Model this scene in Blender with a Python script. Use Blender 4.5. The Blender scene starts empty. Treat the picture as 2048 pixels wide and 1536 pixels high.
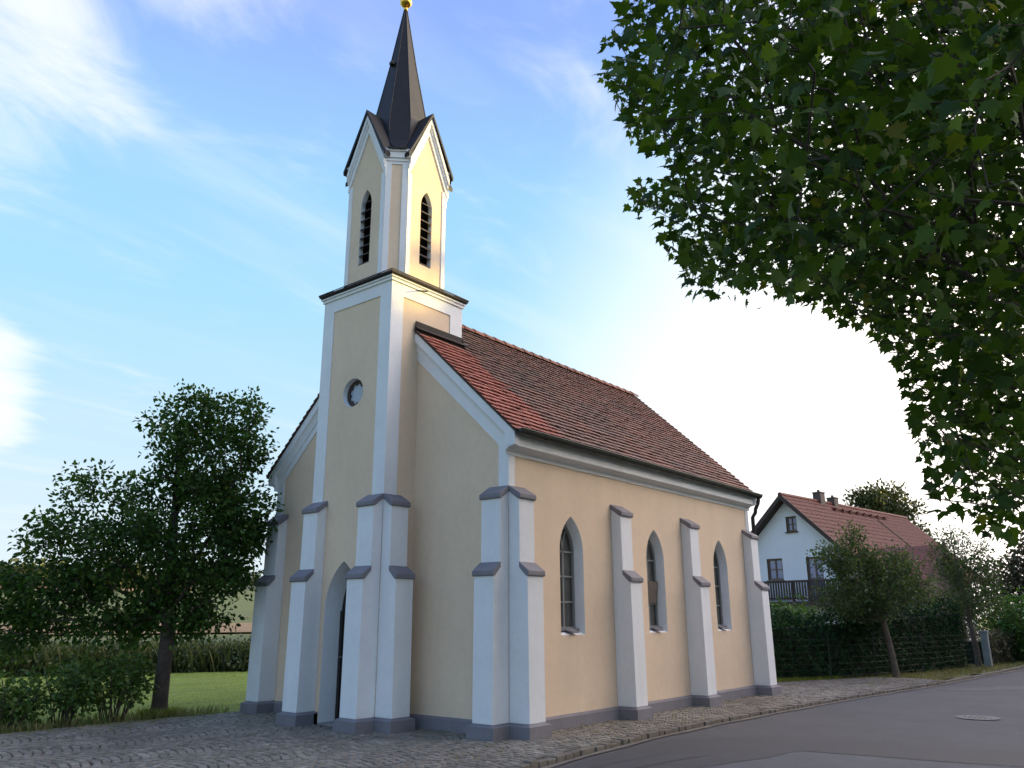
import bpy, math, random
import numpy as np
from mathutils import Vector, Matrix
from mathutils.geometry import tessellate_polygon

rng = np.random.default_rng(7)
random.seed(7)
SC = bpy.context.scene
COL = SC.collection
R = math.radians

# ------------------------------------------------------------------ camera
CAM = np.array([-9.5401, -7.7984, 1.6])
YAW, PITCH, ROLL, FPX = R(38.9928), R(16.1385), R(-0.2164), 1626.9
fw = np.array([math.cos(YAW) * math.cos(PITCH), math.sin(YAW) * math.cos(PITCH), math.sin(PITCH)])
rt0 = np.array([math.sin(YAW), -math.cos(YAW), 0.0])
up0 = np.cross(rt0, fw)
rt = math.cos(ROLL) * rt0 + math.sin(ROLL) * up0
up = -math.sin(ROLL) * rt0 + math.cos(ROLL) * up0
cd = bpy.data.cameras.new('camera')
cam = bpy.data.objects.new('camera', cd)
COL.objects.link(cam)
cam.matrix_world = Matrix(((rt[0], up[0], -fw[0], CAM[0]), (rt[1], up[1], -fw[1], CAM[1]),
                           (rt[2], up[2], -fw[2], CAM[2]), (0, 0, 0, 1)))
cd.sensor_width = 36.0
cd.lens = FPX / 2048 * 36
cd.clip_start, cd.clip_end = 0.1, 6000
SC.camera = cam

def project(X):
    d = np.asarray(X, float) - CAM
    z = d @ fw
    zz = np.where(np.abs(z) < 1e-6, 1e-6, z)
    return 1024 + FPX * (d @ rt) / zz, 768 - FPX * (d @ up) / zz, z

# ------------------------------------------------------------------ light
SUN_AZ, SUN_EL = -35.0, 9.0
w = bpy.data.worlds.new('World'); SC.world = w; w.use_nodes = True
nt = w.node_tree; nt.nodes.clear()
def N(t, **k):
    n = nt.nodes.new(t)
    for a, b in k.items(): setattr(n, a, b)
    return n
def L(a, b): nt.links.new(a, b)
def math_n(op, a=None, b=None, clamp=False):
    n = N('ShaderNodeMath', operation=op, use_clamp=clamp)
    for i, v in enumerate((a, b)):
        if v is None: continue
        if isinstance(v, (int, float)): n.inputs[i].default_value = v
        else: L(v, n.inputs[i])
    return n.outputs[0]
def ramp_n(fac, stops):
    n = N('ShaderNodeValToRGB')
    e = n.color_ramp.elements
    while len(e) < len(stops): e.new(0.5)
    for i, (p, c) in enumerate(stops):
        e[i].position = p; e[i].color = (*c, 1) if len(c) == 3 else c
    L(fac, n.inputs[0]); return n.outputs[0]
def mix_n(fac, a, b, blend='MIX'):
    n = N('ShaderNodeMix', data_type='RGBA', blend_type=blend)
    if isinstance(fac, (int, float)): n.inputs[0].default_value = fac
    else: L(fac, n.inputs[0])
    for s, v in ((6, a), (7, b)):
        if isinstance(v, tuple): n.inputs[s].default_value = (*v, 1)
        else: L(v, n.inputs[s])
    return n.outputs[2]
tc = N('ShaderNodeTexCoord'); dirv = tc.outputs['Generated']
sky = N('ShaderNodeTexSky', sky_type='NISHITA', sun_disc=False)
sky.sun_elevation = R(SUN_EL); sky.sun_rotation = R(90 - SUN_AZ)
sep = N('ShaderNodeSeparateXYZ'); L(dirv, sep.inputs[0])
el = sep.outputs[2]
# clear evening air: deep periwinkle overhead, cyan lower, milky at the horizon
grad = ramp_n(math_n('MAXIMUM', el, 0.0), [(0.0, (5.4, 5.9, 6.3)), (0.19, (3.9, 5.4, 6.6)), (0.36, (2.75, 5.0, 6.7)),
                                           (0.48, (2.45, 4.6, 6.7)), (0.64, (1.95, 3.1, 6.6)), (1.0, (1.3, 2.1, 5.0))])
def blob(az, elv, lo, hi):
    v = Vector((math.cos(R(az)) * math.cos(R(elv)), math.sin(R(az)) * math.cos(R(elv)), math.sin(R(elv))))
    d = N('ShaderNodeVectorMath', operation='DOT_PRODUCT'); L(dirv, d.inputs[0]); d.inputs[1].default_value = v
    m = N('ShaderNodeMapRange', interpolation_type='SMOOTHSTEP'); L(d.outputs['Value'], m.inputs[0])
    m.inputs[1].default_value = math.cos(R(lo)); m.inputs[2].default_value = math.cos(R(hi))
    return m.outputs[0]
base = mix_n(0.12, grad, sky.outputs[0])
# thin veil that whitens the sky around the low sun
base = mix_n(blob(3, 3, 43, 10), base, (8.0, 7.9, 7.7))
glow = mix_n(blob(SUN_AZ - 6, 20, 62, 4), (0.0, 0.0, 0.0), (25.0, 20.5, 16.8))
base = mix_n(1.0, base, glow, 'ADD')
# clouds on a high layer: direction / elevation gives a flat sheet seen in perspective
den = math_n('ADD', math_n('MAXIMUM', el, 0.02), 0.12)
px, py = math_n('DIVIDE', sep.outputs[0], den), math_n('DIVIDE', sep.outputs[1], den)
cmb = N('ShaderNodeCombineXYZ'); L(px, cmb.inputs[0]); L(py, cmb.inputs[1])
mp = N('ShaderNodeMapping'); L(cmb.outputs[0], mp.inputs[0])
mp.inputs['Rotation'].default_value = (0, 0, R(70)); mp.inputs['Scale'].default_value = (1.0, 1.7, 1)
nz = N('ShaderNodeTexNoise'); L(mp.outputs[0], nz.inputs[0])
nz.inputs['Scale'].default_value = 2.6; nz.inputs['Detail'].default_value = 9; nz.inputs['Roughness'].default_value = 0.60
nz.inputs['Distortion'].default_value = 0.5
puff = math_n('MAXIMUM', blob(81, 34, 15, 4), math_n('MAXIMUM', math_n('MULTIPLY', blob(64, 42, 9, 1), 0.75), math_n('MULTIPLY', blob(75.2, 13, 6.5, 1), 1.5)))
puff = math_n('MAXIMUM', puff, math_n('MULTIPLY', blob(42, 33, 16, 2), 0.25))
thr = math_n('SUBTRACT', math_n('ADD', nz.outputs[0], math_n('MULTIPLY', puff, 0.40)), 0.62)
cl = N('ShaderNodeMapRange', interpolation_type='SMOOTHSTEP'); L(thr, cl.inputs[0])
cl.inputs[1].default_value = -0.06; cl.inputs[2].default_value = 0.44; cl.inputs[4].default_value = 0.86
base = mix_n(cl.outputs[0], base, (6.3, 6.5, 6.8))
# faint streaks of cirrus
mp2 = N('ShaderNodeMapping'); L(cmb.outputs[0], mp2.inputs[0]); mp2.inputs['Rotation'].default_value = (0, 0, R(-28)); mp2.inputs['Scale'].default_value = (0.5, 2.6, 1)
nz2_ = N('ShaderNodeTexNoise'); L(mp2.outputs[0], nz2_.inputs[0]); nz2_.inputs['Scale'].default_value = 1.7; nz2_.inputs['Detail'].default_value = 8; nz2_.inputs['Distortion'].default_value = 0.7
ci = N('ShaderNodeMapRange', interpolation_type='SMOOTHSTEP'); L(nz2_.outputs[0], ci.inputs[0]); ci.inputs[1].default_value = 0.46; ci.inputs[2].default_value = 0.82; ci.inputs[4].default_value = 0.32
base = mix_n(ci.outputs[0], base, (6.0, 6.3, 6.8))
bg = N('ShaderNodeBackground'); L(base, bg.inputs[0]); bg.inputs[1].default_value = 0.06
wo = N('ShaderNodeOutputWorld'); L(bg.outputs[0], wo.inputs[0])
sl = bpy.data.lights.new('sun', 'SUN'); sl.energy = 2.3; sl.angle = R(0.53); sl.color = (1.0, 0.77, 0.22)
so = bpy.data.objects.new('sun', sl); COL.objects.link(so)
sd = Vector((math.cos(R(SUN_AZ)) * math.cos(R(SUN_EL)), math.sin(R(SUN_AZ)) * math.cos(R(SUN_EL)), math.sin(R(SUN_EL))))
so.rotation_euler = sd.to_track_quat('Z', 'Y').to_euler()
SC.view_settings.view_transform = 'Standard'; SC.view_settings.look = 'None'
SC.view_settings.exposure = 1.5; SC.view_settings.gamma = 1
SC.render.engine = 'CYCLES'
SC.cycles.max_bounces = 8; SC.cycles.transparent_max_bounces = 8
SC.cycles.use_denoising = True

# ------------------------------------------------------------------ materials
def mat(name, color, rough=0.8, noise=None, bump=None, metallic=0.0, attr=None, spec=0.5, bands=False, streaks=0):
    """noise = (scale, amount) tints the colour; bump = (scale, distance); attr = ramp stops over a per-face value"""
    m = bpy.data.materials.new(name); m.use_nodes = True
    global nt
    nt = m.node_tree
    p = nt.nodes['Principled BSDF']
    p.inputs['Roughness'].default_value = rough; p.inputs['Metallic'].default_value = metallic
    p.inputs['Specular IOR Level'].default_value = spec
    p.inputs['Base Color'].default_value = (*color, 1)
    co = N('ShaderNodeTexCoord')
    src = None
    if attr == 'Col':
        a = N('ShaderNodeAttribute', attribute_name='Col'); src = a.outputs['Color']
    elif attr:
        a = N('ShaderNodeAttribute', attribute_name='v'); src = ramp_n(a.outputs['Fac'], attr)
    if noise:
        for sc_, am in (noise if isinstance(noise, list) else [noise]):
            n = N('ShaderNodeTexNoise'); L(co.outputs['Object'], n.inputs[0])
            n.inputs['Scale'].default_value = sc_; n.inputs['Detail'].default_value = 6; n.inputs['Roughness'].default_value = 0.6
            g = ramp_n(n.outputs[0], [(0.28, (1 - am,) * 3), (0.72, (1 + am,) * 3)])
            src = mix_n(1.0, src if src is not None else color, g, 'MULTIPLY')
    if streaks:                                            # rain runs down the render
        mp_ = N('ShaderNodeMapping'); L(co.outputs['Object'], mp_.inputs[0]); mp_.inputs['Scale'].default_value = (3.1, 3.1, 0.33)
        n = N('ShaderNodeTexNoise'); L(mp_.outputs[0], n.inputs[0]); n.inputs['Scale'].default_value = 1.0; n.inputs['Detail'].default_value = 5
        src = mix_n(1.0, src, ramp_n(n.outputs[0], [(0.30, (1 - streaks, 1 - streaks, 1 - streaks * 1.1)), (0.62, (1, 1, 1))]), 'MULTIPLY')
    if bands:                                              # mown swaths
        mp_ = N('ShaderNodeMapping'); L(co.outputs['Object'], mp_.inputs[0]); mp_.inputs['Rotation'].default_value = (0, 0, R(38)); mp_.inputs['Scale'].default_value = (0.12, 1.6, 1)
        n = N('ShaderNodeTexNoise'); L(mp_.outputs[0], n.inputs[0]); n.inputs['Scale'].default_value = 1.6; n.inputs['Detail'].default_value = 4
        src = mix_n(1.0, src, ramp_n(n.outputs[0], [(0.35, (0.78, 0.78, 0.8)), (0.65, (1.18, 1.14, 1.0))]), 'MULTIPLY')
    if src is not None: L(src, p.inputs['Base Color'])
    if bump:
        n = N('ShaderNodeTexNoise'); L(co.outputs['Object'], n.inputs[0])
        n.inputs['Scale'].default_value = bump[0]; n.inputs['Detail'].default_value = 5
        b = N('ShaderNodeBump'); b.inputs['Distance'].default_value = bump[1]; b.inputs['Strength'].default_value = 0.6
        L(n.outputs[0], b.inputs['Height']); L(b.outputs[0], p.inputs['Normal'])
    return m

def leaf_mat(name, stops, trans=0.35, rough=0.5, spec=0.3):
    m = bpy.data.materials.new(name); m.use_nodes = True
    global nt
    nt = m.node_tree
    p = nt.nodes['Principled BSDF']; out = nt.nodes['Material Output']
    a = N('ShaderNodeAttribute', attribute_name='v')
    c = ramp_n(a.outputs['Fac'], stops)
    L(c, p.inputs['Base Color']); p.inputs['Roughness'].default_value = rough; p.inputs['Specular IOR Level'].default_value = spec
    t = N('ShaderNodeBsdfTranslucent')
    hs = N('ShaderNodeHueSaturation'); L(c, hs.inputs['Color']); hs.inputs['Hue'].default_value = 0.485
    hs.inputs['Saturation'].default_value = 1.1; hs.inputs['Value'].default_value = 1.3
    L(hs.outputs[0], t.inputs['Color'])
    mx = N('ShaderNodeMixShader'); mx.inputs[0].default_value = trans
    L(p.outputs[0], mx.inputs[1]); L(t.outputs[0], mx.inputs[2]); L(mx.outputs[0], out.inputs['Surface'])
    return m

M = {}
M['plaster'] = mat('cream_plaster', (0.77, 0.595, 0.43), 0.9, [(0.9, 0.06), (9, 0.035), (45, 0.03)], (160, 0.006), streaks=0.035)
M['white'] = mat('white_plaster', (0.80, 0.80, 0.81), 0.85, [(1.3, 0.05), (14, 0.03)], (140, 0.004), streaks=0.04)
M['grey'] = mat('grey_plinth_paint', (0.19, 0.18, 0.20), 0.7, [(2.2, 0.14), (20, 0.06)], (90, 0.003))
M['tile'] = mat('roof_tile', (0.2, 0.07, 0.04), 0.75, (40, 0.15), (60, 0.003), attr='Col')
M['deck'] = mat('roof_deck', (0.05, 0.03, 0.022), 0.9)
M['copper'] = mat('dark_sheet_metal', (0.013, 0.012, 0.011), 0.55, [(3, 0.3), (16, 0.15)], (5, 0.012), spec=0.35)
M['gutter'] = mat('gutter_metal', (0.030, 0.036, 0.028), 0.4, (6, 0.25), metallic=0.4)
M['brownmetal'] = mat('brown_metal', (0.042, 0.035, 0.032), 0.7, (6, 0.25), spec=0.2)
M['louvre'] = mat('louvre_wood', (0.045, 0.028, 0.022), 0.7, (20, 0.3))
M['dark'] = mat('dark_void', (0.006, 0.005, 0.005), 1.0)
M['door'] = mat('door_wood', (0.018, 0.014, 0.012), 0.55, (14, 0.3))
M['gold'] = mat('gilded_ball', (0.85, 0.52, 0.10), 0.22, metallic=1.0)
M['glass'] = mat('leaded_glass', (0.095, 0.097, 0.086), 0.12, (3, 0.35), (7, 0.01), spec=0.7)
M['glass_pale'] = mat('pale_rose_glass', (0.34, 0.38, 0.46), 0.2, (5, 0.1))
M['frame'] = mat('window_frame', (0.24, 0.24, 0.235), 0.6)
M['sash'] = mat('rusty_sash', (0.13, 0.10, 0.08), 0.6, (30, 0.4))
M['bark'] = mat('bark', (0.060, 0.046, 0.036), 0.95, [(9, 0.35), (40, 0.25)], (22, 0.03))
M['bark_light'] = mat('pale_bark', (0.12, 0.095, 0.075), 0.95, [(9, 0.3)], (24, 0.02))
M['bark_dark'] = mat('maple_bark', (0.040, 0.030, 0.022), 0.95, [(9, 0.35)], (22, 0.02))
M['hwall'] = mat('house_wall_white', (0.86, 0.83, 0.86), 0.9, (0.7, 0.05), (60, 0.003))
M['hwood'] = mat('dark_stained_wood', (0.060, 0.034, 0.025), 0.7, (14, 0.3))
M['hframe'] = mat('window_wood', (0.16, 0.10, 0.06), 0.6, (20, 0.2))
M['hglass'] = mat('house_glass', (0.15, 0.18, 0.33), 0.05, spec=1.0)
M['htile'] = mat('house_roof_tile', (0.165, 0.050, 0.030), 0.7, [(6, 0.2), (30, 0.12)])
M['chim'] = mat('chimney_cladding', (0.09, 0.06, 0.05), 0.6, (12, 0.3))
M['stone'] = mat('cobble_granite', (0.2, 0.2, 0.2), 0.7, [(0.35, 0.24), (1.7, 0.20), (60, 0.2)], (70, 0.006),
                 attr=[(0, (0.135, 0.118, 0.094)), (0.5, (0.205, 0.180, 0.146)), (1, (0.29, 0.262, 0.222))])
M['mortar'] = mat('joint_dirt', (0.065, 0.052, 0.036), 1.0, [(1.0, 0.4), (25, 0.4)], (60, 0.01))
M['kerb'] = mat('kerb_granite', (0.15, 0.13, 0.105), 0.85, [(4, 0.3), (40, 0.2)], (50, 0.006))
M['asphalt'] = mat('asphalt', (0.078, 0.077, 0.080), 0.85, [(0.5, 0.16), (3.5, 0.10), (120, 0.30)], (300, 0.006))
M['asphalt_pale'] = mat('worn_asphalt', (0.105, 0.107, 0.113), 0.85, [(0.6, 0.14), (4, 0.08), (140, 0.25)], (280, 0.006))
M['asphalt_dark'] = mat('fresh_asphalt', (0.061, 0.060, 0.061), 0.8, [(0.8, 0.14), (120, 0.3)], (300, 0.005))
M['crack'] = mat('bitumen', (0.016, 0.016, 0.016), 0.5)
M['iron'] = mat('cast_iron', (0.098, 0.101, 0.108), 0.6, (60, 0.3), metallic=0.1)
M['lawn'] = mat('lawn_soil', (0.17, 0.235, 0.032), 1.0, [(0.35, 0.16), (3.0, 0.16), (50, 0.2)], (60, 0.03), bands=True)
M['verge'] = mat('verge_soil', (0.13, 0.13, 0.05), 1.0, [(0.9, 0.35), (6, 0.25)], (40, 0.03))
M['terrain'] = mat('meadow', (0.085, 0.105, 0.034), 1.0, [(0.02, 0.25), (0.3, 0.2)], (4, 0.1))
M['field_green'] = mat('meadow_field', (0.078, 0.105, 0.030), 1.0, [(0.03, 0.2), (0.4, 0.2)])
M['field_tan'] = mat('stubble_field', (0.19, 0.125, 0.072), 1.0, [(0.05, 0.2), (0.6, 0.15)])
M['field_orange'] = mat('ripe_field', (0.24, 0.135, 0.06), 1.0, [(0.05, 0.2), (0.6, 0.15)])
M['concrete'] = mat('concrete', (0.24, 0.25, 0.24), 0.9, [(5, 0.2)], (40, 0.01))
M['wire'] = mat('green_wire', (0.010, 0.028, 0.017), 0.5)
M['barn'] = mat('barn_wall', (0.62, 0.64, 0.66), 0.9, (0.2, 0.1))
M['barnroof'] = mat('barn_roof', (0.13, 0.09, 0.08), 0.9, (0.3, 0.2))
M['pear'] = leaf_mat('pear_leaf', [(0, (0.018, 0.046, 0.009)), (0.5, (0.036, 0.088, 0.016)), (0.9, (0.072, 0.140, 0.026)), (1, (0.13, 0.17, 0.035))], 0.36, 0.5, 0.2)
M['maple'] = leaf_mat('maple_leaf', [(0, (0.014, 0.036, 0.006)), (0.5, (0.036, 0.084, 0.010)), (0.85, (0.070, 0.130, 0.015)), (1, (0.13, 0.14, 0.018))], 0.50, 0.5)
M['shrub'] = leaf_mat('shrub_leaf', [(0, (0.030, 0.075, 0.014)), (0.6, (0.075, 0.145, 0.030)), (1, (0.17, 0.22, 0.055))], 0.4)
M['street'] = leaf_mat('street_leaf', [(0, (0.036, 0.066, 0.020)), (0.6, (0.072, 0.115, 0.034)), (1, (0.13, 0.17, 0.055))], 0.42)
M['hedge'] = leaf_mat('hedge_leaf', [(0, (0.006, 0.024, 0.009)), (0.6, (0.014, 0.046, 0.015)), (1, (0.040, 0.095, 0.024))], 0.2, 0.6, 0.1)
M['far'] = leaf_mat('far_leaf', [(0, (0.030, 0.045, 0.014)), (0.6, (0.062, 0.082, 0.024)), (1, (0.12, 0.14, 0.045))], 0.35)
M['bright'] = leaf_mat('bright_leaf', [(0, (0.030, 0.085, 0.016)), (0.6, (0.060, 0.14, 0.022)), (1, (0.11, 0.20, 0.04))], 0.35)
M['scrub'] = leaf_mat('scrub_leaf', [(0, (0.022, 0.038, 0.014)), (0.6, (0.048, 0.070, 0.022)), (1, (0.10, 0.12, 0.04))], 0.3)
M['brownleaf'] = leaf_mat('brown_leaf', [(0, (0.050, 0.046, 0.024)), (0.6, (0.085, 0.082, 0.040)), (1, (0.13, 0.13, 0.06))], 0.35)
M['blade'] = leaf_mat('grass_blade', [(0, (0.13, 0.19, 0.022)), (0.6, (0.18, 0.25, 0.034)), (1, (0.25, 0.28, 0.06))], 0.35, 0.7)
M['reed'] = leaf_mat('reed_blade', [(0, (0.035, 0.052, 0.016)), (0.6, (0.075, 0.095, 0.028)), (1, (0.16, 0.16, 0.06))], 0.3, 0.7)
M['drygrass'] = leaf_mat('dry_blade', [(0, (0.10, 0.13, 0.03)), (0.6, (0.19, 0.19, 0.07)), (1, (0.28, 0.24, 0.11))], 0.35, 0.7)

# ------------------------------------------------------------------ mesh helpers
class MB:
    def __init__(s): s.v = []; s.f = []; s.c = []; s.cur = None
    def add(s, vs, fs, c=None):
        o = len(s.v); s.v += [tuple(map(float, p)) for p in vs]
        for f in fs: s.f.append(tuple(o + i for i in f)); s.c.append(c)
    def box(s, x0, x1, y0, y1, z0, z1, c=None):
        x0, x1 = sorted((x0, x1)); y0, y1 = sorted((y0, y1)); z0, z1 = sorted((z0, z1))
        s.add([(x0, y0, z0), (x1, y0, z0), (x1, y1, z0), (x0, y1, z0), (x0, y0, z1), (x1, y0, z1), (x1, y1, z1), (x0, y1, z1)],
              [(0, 3, 2, 1), (4, 5, 6, 7), (0, 1, 5, 4), (1, 2, 6, 5), (2, 3, 7, 6), (3, 0, 4, 7)], c)
    def obox(s, o, ax, ay, az, x0, x1, y0, y1, z0, z1, c=None):
        P = lambda x, y, z: tuple(np.array(o) + x * np.array(ax) + y * np.array(ay) + z * np.array(az))
        s.add([P(x0, y0, z0), P(x1, y0, z0), P(x1, y1, z0), P(x0, y1, z0), P(x0, y0, z1), P(x1, y0, z1), P(x1, y1, z1), P(x0, y1, z1)],
              [(0, 3, 2, 1), (4, 5, 6, 7), (0, 1, 5, 4), (1, 2, 6, 5), (2, 3, 7, 6), (3, 0, 4, 7)], c)
    def prism(s, poly, f, a, b, c=None):
        """poly of (u, v); f(u, v, t) -> xyz; extruded from t=a to t=b, concave caps allowed"""
        n = len(poly)
        s.add([f(u, v, a) for u, v in poly] + [f(u, v, b) for u, v in poly], [], c)
        o = len(s.v) - 2 * n
        tri = tessellate_polygon([[Vector((u, v, 0)) for u, v in poly]])
        for t in tri:
            s.f.append(tuple(o + i for i in t)); s.c.append(c)
            s.f.append(tuple(o + n + i for i in reversed(t))); s.c.append(c)
        for i in range(n):
            j = (i + 1) % n
            s.f.append((o + i, o + j, o + n + j, o + n + i)); s.c.append(c)
    def sheet(s, outer, holes, f, c=None):
        """flat polygon with holes"""
        loops = [outer] + holes
        pts = [p for l in loops for p in l]
        tri = tessellate_polygon([[Vector((u, v, 0)) for u, v in l] for l in loops])
        s.add([f(u, v) for u, v in pts], tri, c)
    def strip(s, loop_a, loop_b, closed=True, c=None):
        n = len(loop_a)
        s.add(list(loop_a) + list(loop_b), [(i, (i + 1) % n, n + (i + 1) % n, n + i) for i in range(n if closed else n - 1)], c)
    def tube(s, pts, rad, seg=8, c=None, cap=True):
        pts = [np.array(p, float) for p in pts]
        if not hasattr(rad, '__len__'): rad = [rad] * len(pts)
        o = len(s.v); a = None
        for i, p in enumerate(pts):
            t = pts[min(i + 1, len(pts) - 1)] - pts[max(i - 1, 0)]; t = t / (np.linalg.norm(t) + 1e-9)
            if a is None:
                h = np.array((0, 0, 1.0)) if abs(t[2]) < 0.9 else np.array((1.0, 0, 0)); a = np.cross(t, h)
            a = a - t * (a @ t); a /= np.linalg.norm(a) + 1e-9; b = np.cross(t, a)
            for k in range(seg):
                q = 2 * math.pi * k / seg
                s.v.append(tuple(p + rad[i] * (math.cos(q) * a + math.sin(q) * b)))
        for i in range(len(pts) - 1):
            for k in range(seg):
                s.f.append((o + i * seg + k, o + i * seg + (k + 1) % seg, o + (i + 1) * seg + (k + 1) % seg, o + (i + 1) * seg + k)); s.c.append(c)
        if cap:
            s.f.append(tuple(o + k for k in reversed(range(seg)))); s.c.append(c)
            e = o + (len(pts) - 1) * seg
            s.f.append(tuple(e + k for k in range(seg))); s.c.append(c)
    def build(s, name, material, parent=None, smooth=False, fix=True, bevel=0):
        me = bpy.data.meshes.new(name); me.from_pydata(s.v, [], s.f)
        if any(x is not None for x in s.c):
            if isinstance(next(x for x in s.c if x is not None), tuple):
                at = me.attributes.new('Col', 'FLOAT_COLOR', 'FACE')
                at.data.foreach_set('color', [q for x in s.c for q in (*(x or (0.1, 0.1, 0.1)), 1.0)])
            else:
                at = me.attributes.new('v', 'FLOAT', 'FACE'); at.data.foreach_set('value', [x or 0.0 for x in s.c])
        if fix:
            import bmesh
            bm = bmesh.new(); bm.from_mesh(me); bmesh.ops.recalc_face_normals(bm, faces=bm.faces); bm.to_mesh(me); bm.free()
        if smooth: me.shade_smooth()
        me.materials.append(material)
        o = bpy.data.objects.new(name, me); COL.objects.link(o)
        if bevel:
            b = o.modifiers.new('bevel', 'BEVEL'); b.width = bevel; b.segments = 2; b.limit_method = 'ANGLE'; b.angle_limit = R(35)
        if parent: o.parent = parent
        return o

def tag(o, label=None, cat=None, group=None, kind=None):
    if label: o['label'] = label
    if cat: o['category'] = cat
    if group: o['group'] = group
    if kind: o['kind'] = kind
    return o
def empty(name, loc=(0, 0, 0)):
    o = bpy.data.objects.new(name, None); COL.objects.link(o); o.location = loc; o.empty_display_size = 0.3
    return o
def rooted(root, ob):
    """parent a world-space mesh under a root that stands elsewhere, keeping it in place"""
    ob.parent = root; ob.matrix_parent_inverse = Matrix.Translation(-root.location); return ob

def arch(hw, zb, zs, za, n=8):
    h = za - zs; r = (hw * hw + h * h) / (2 * hw); cu = hw - r; t1 = math.atan2(h, -cu)
    right = [(cu + r * math.cos(t1 * i / n), zs + r * math.sin(t1 * i / n)) for i in range(n + 1)]
    left = [(-u, z) for u, z in reversed(right[:-1])]
    return [(-hw, zb), (hw, zb)] + right + left

# ------------------------------------------------------------------ ground, road, cobbles
def hill(x, y):
    d = math.hypot(x + 9.5, y + 7.8); a = math.degrees(math.atan2(y + 7.8, x + 9.5))
    k = min(1, max(0, (a - 22) / 25)) if a < 150 else max(0, min(1, (200 - a) / 40))
    k = k * k * (3 - 2 * k)
    base = max(0, d - 34)
    return 0.052 * base * k * (1 if base < 700 else 700 / base) + (0.25 * math.sin(x * 0.05) * math.cos(y * 0.04) if d > 45 else 0) * k

def polar_grid(name, material, d0, d1, a0, a1, nd, na, lift, power=1.6):
    b = MB(); P = []
    for i in range(nd + 1):
        d = d0 + (d1 - d0) * (i / nd) ** power
        for j in range(na + 1):
            a = R(a0 + (a1 - a0) * j / na); x, y = -9.5 + d * math.cos(a), -7.8 + d * math.sin(a)
            P.append((x, y, hill(x, y) + lift))
    F = [(i * (na + 1) + j, i * (na + 1) + j + 1, (i + 1) * (na + 1) + j + 1, (i + 1) * (na + 1) + j) for i in range(nd) for j in range(na)]
    b.add(P, F); return b.build(name, material, fix=False, smooth=True)
tag(polar_grid('ground', M['terrain'], 0.5, 1600, 0, 360, 90, 144, -0.13, 2.4), kind='structure')
tag(polar_grid('meadow_field', M['field_green'], 63, 160, 52, 100, 24, 30, -0.03), kind='structure')
tag(polar_grid('stubble_field', M['field_tan'], 52, 63, 50, 100, 20, 30, -0.02), kind='structure')
tag(polar_grid('ripe_field', M['field_orange'], 160, 215, 60, 92, 24, 20, -0.03), kind='structure')

KERB = [(-12, -3.2), (-8, -2.55), (-4.5, -1.95), (-1.76, -1.60), (0.13, -1.42), (1.77, -1.34), (3.3, -1.36), (4.9, -1.43), (7.0, -1.57), (9.31, -1.76), (11.8, -2.02),
        (14.41, -2.30), (19.0, -2.62), (24.43, -2.95), (33, -3.1), (60, -3.0), (110, 0)]
kx = np.array([p[0] for p in KERB]); ky = np.array([p[1] for p in KERB])
def kerb_y(x): return float(np.interp(x, kx, ky))
b = MB()
xs = np.concatenate([np.arange(-30, 40, 0.5), np.arange(40, 111, 3)])
LP = [(x, kerb_y(x) - 0.02, -0.055) for x in xs]; RP = [(x, kerb_y(x) - 5.6 - max(0, -x - 6) * 1.2, -0.055) for x in xs]
b.strip(LP, RP, closed=False)
tag(b.build('road', M['asphalt'], fix=True), kind='structure')
def flat(name, pts, material, z, kind='structure'):
    b = MB(); b.sheet(pts, [], lambda u, v: (u, v, z)); return tag(b.build(name, material), kind=kind)
def wob(pts, amp=0.05, step=0.3):
    out = []
    for i in range(len(pts)):
        p, q = np.array(pts[i]), np.array(pts[(i + 1) % len(pts)])
        n = max(1, int(np.linalg.norm(q - p) / step))
        for k in range(n): out.append(tuple(p + (q - p) * k / n + rng.normal(0, amp, 2)))
    return out
flat('road_patch', wob([(1.8, -3.4), (1.98, -4.3), (2.1, -5.3), (2.25, -5.94), (2.45, -7), (-6, -7.4), (-6, -3.4), (-1.7, -2.4), (-0.95, -2.8), (0.05, -3.0), (0.9, -3.25)], 0.015), M['asphalt_pale'], -0.0505)
flat('road_repair', wob([(-1.5, -1.80), (0.5, -1.60), (1.73, -1.72), (2.71, -2.51), (3.0, -3.47), (3.21, -4.6), (3.34, -5.76), (3.5, -7), (2.3, -7), (2.08, -5.94), (1.94, -5.31), (1.81, -4.3), (1.65, -3.44), (0.94, -3.37), (0.08, -3.13), (-0.9, -2.9), (-1.6, -2.4)], 0.015), M['asphalt_dark'], -0.0465)
flat('worn_lane', wob([(12.7, -2.7), (15, -3.6), (15.6, -4.7), (14.4, -4.5), (12.9, -3.2)], 0.05), M['asphalt_pale'], -0.0505)
# pale seam of grit along the kerb
flat('gutter_seam', [(x, kerb_y(x) - 0.03) for x in np.arange(-8, 30, 0.5)] + [(x, kerb_y(x) - 0.13 - 0.02 * math.sin(x * 3)) for x in np.arange(29.5, -8.1, -0.5)], M['kerb'], -0.0425)
b = MB()
for pts, wd in (([(-1.2, -2.35), (-0.48, -2.52), (0.11, -2.59), (0.71, -2.75)], 0.010), ([(-1.3, -2.05), (-0.3, -2.12), (0.4, -2.2)], 0.005)):
    Q = []
    for i in range(len(pts) - 1):
        for k in range(8):
            t = k / 8; Q.append((pts[i][0] + (pts[i + 1][0] - pts[i][0]) * t + rng.normal(0, 0.008), pts[i][1] + (pts[i + 1][1] - pts[i][1]) * t + rng.normal(0, 0.012)))
    b.strip([(x, y + wd, -0.0425) for x, y in Q], [(x, y - wd, -0.0425) for x, y in Q], closed=False)
tag(b.build('road_crack', M['crack'], fix=False), kind='structure')

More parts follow.
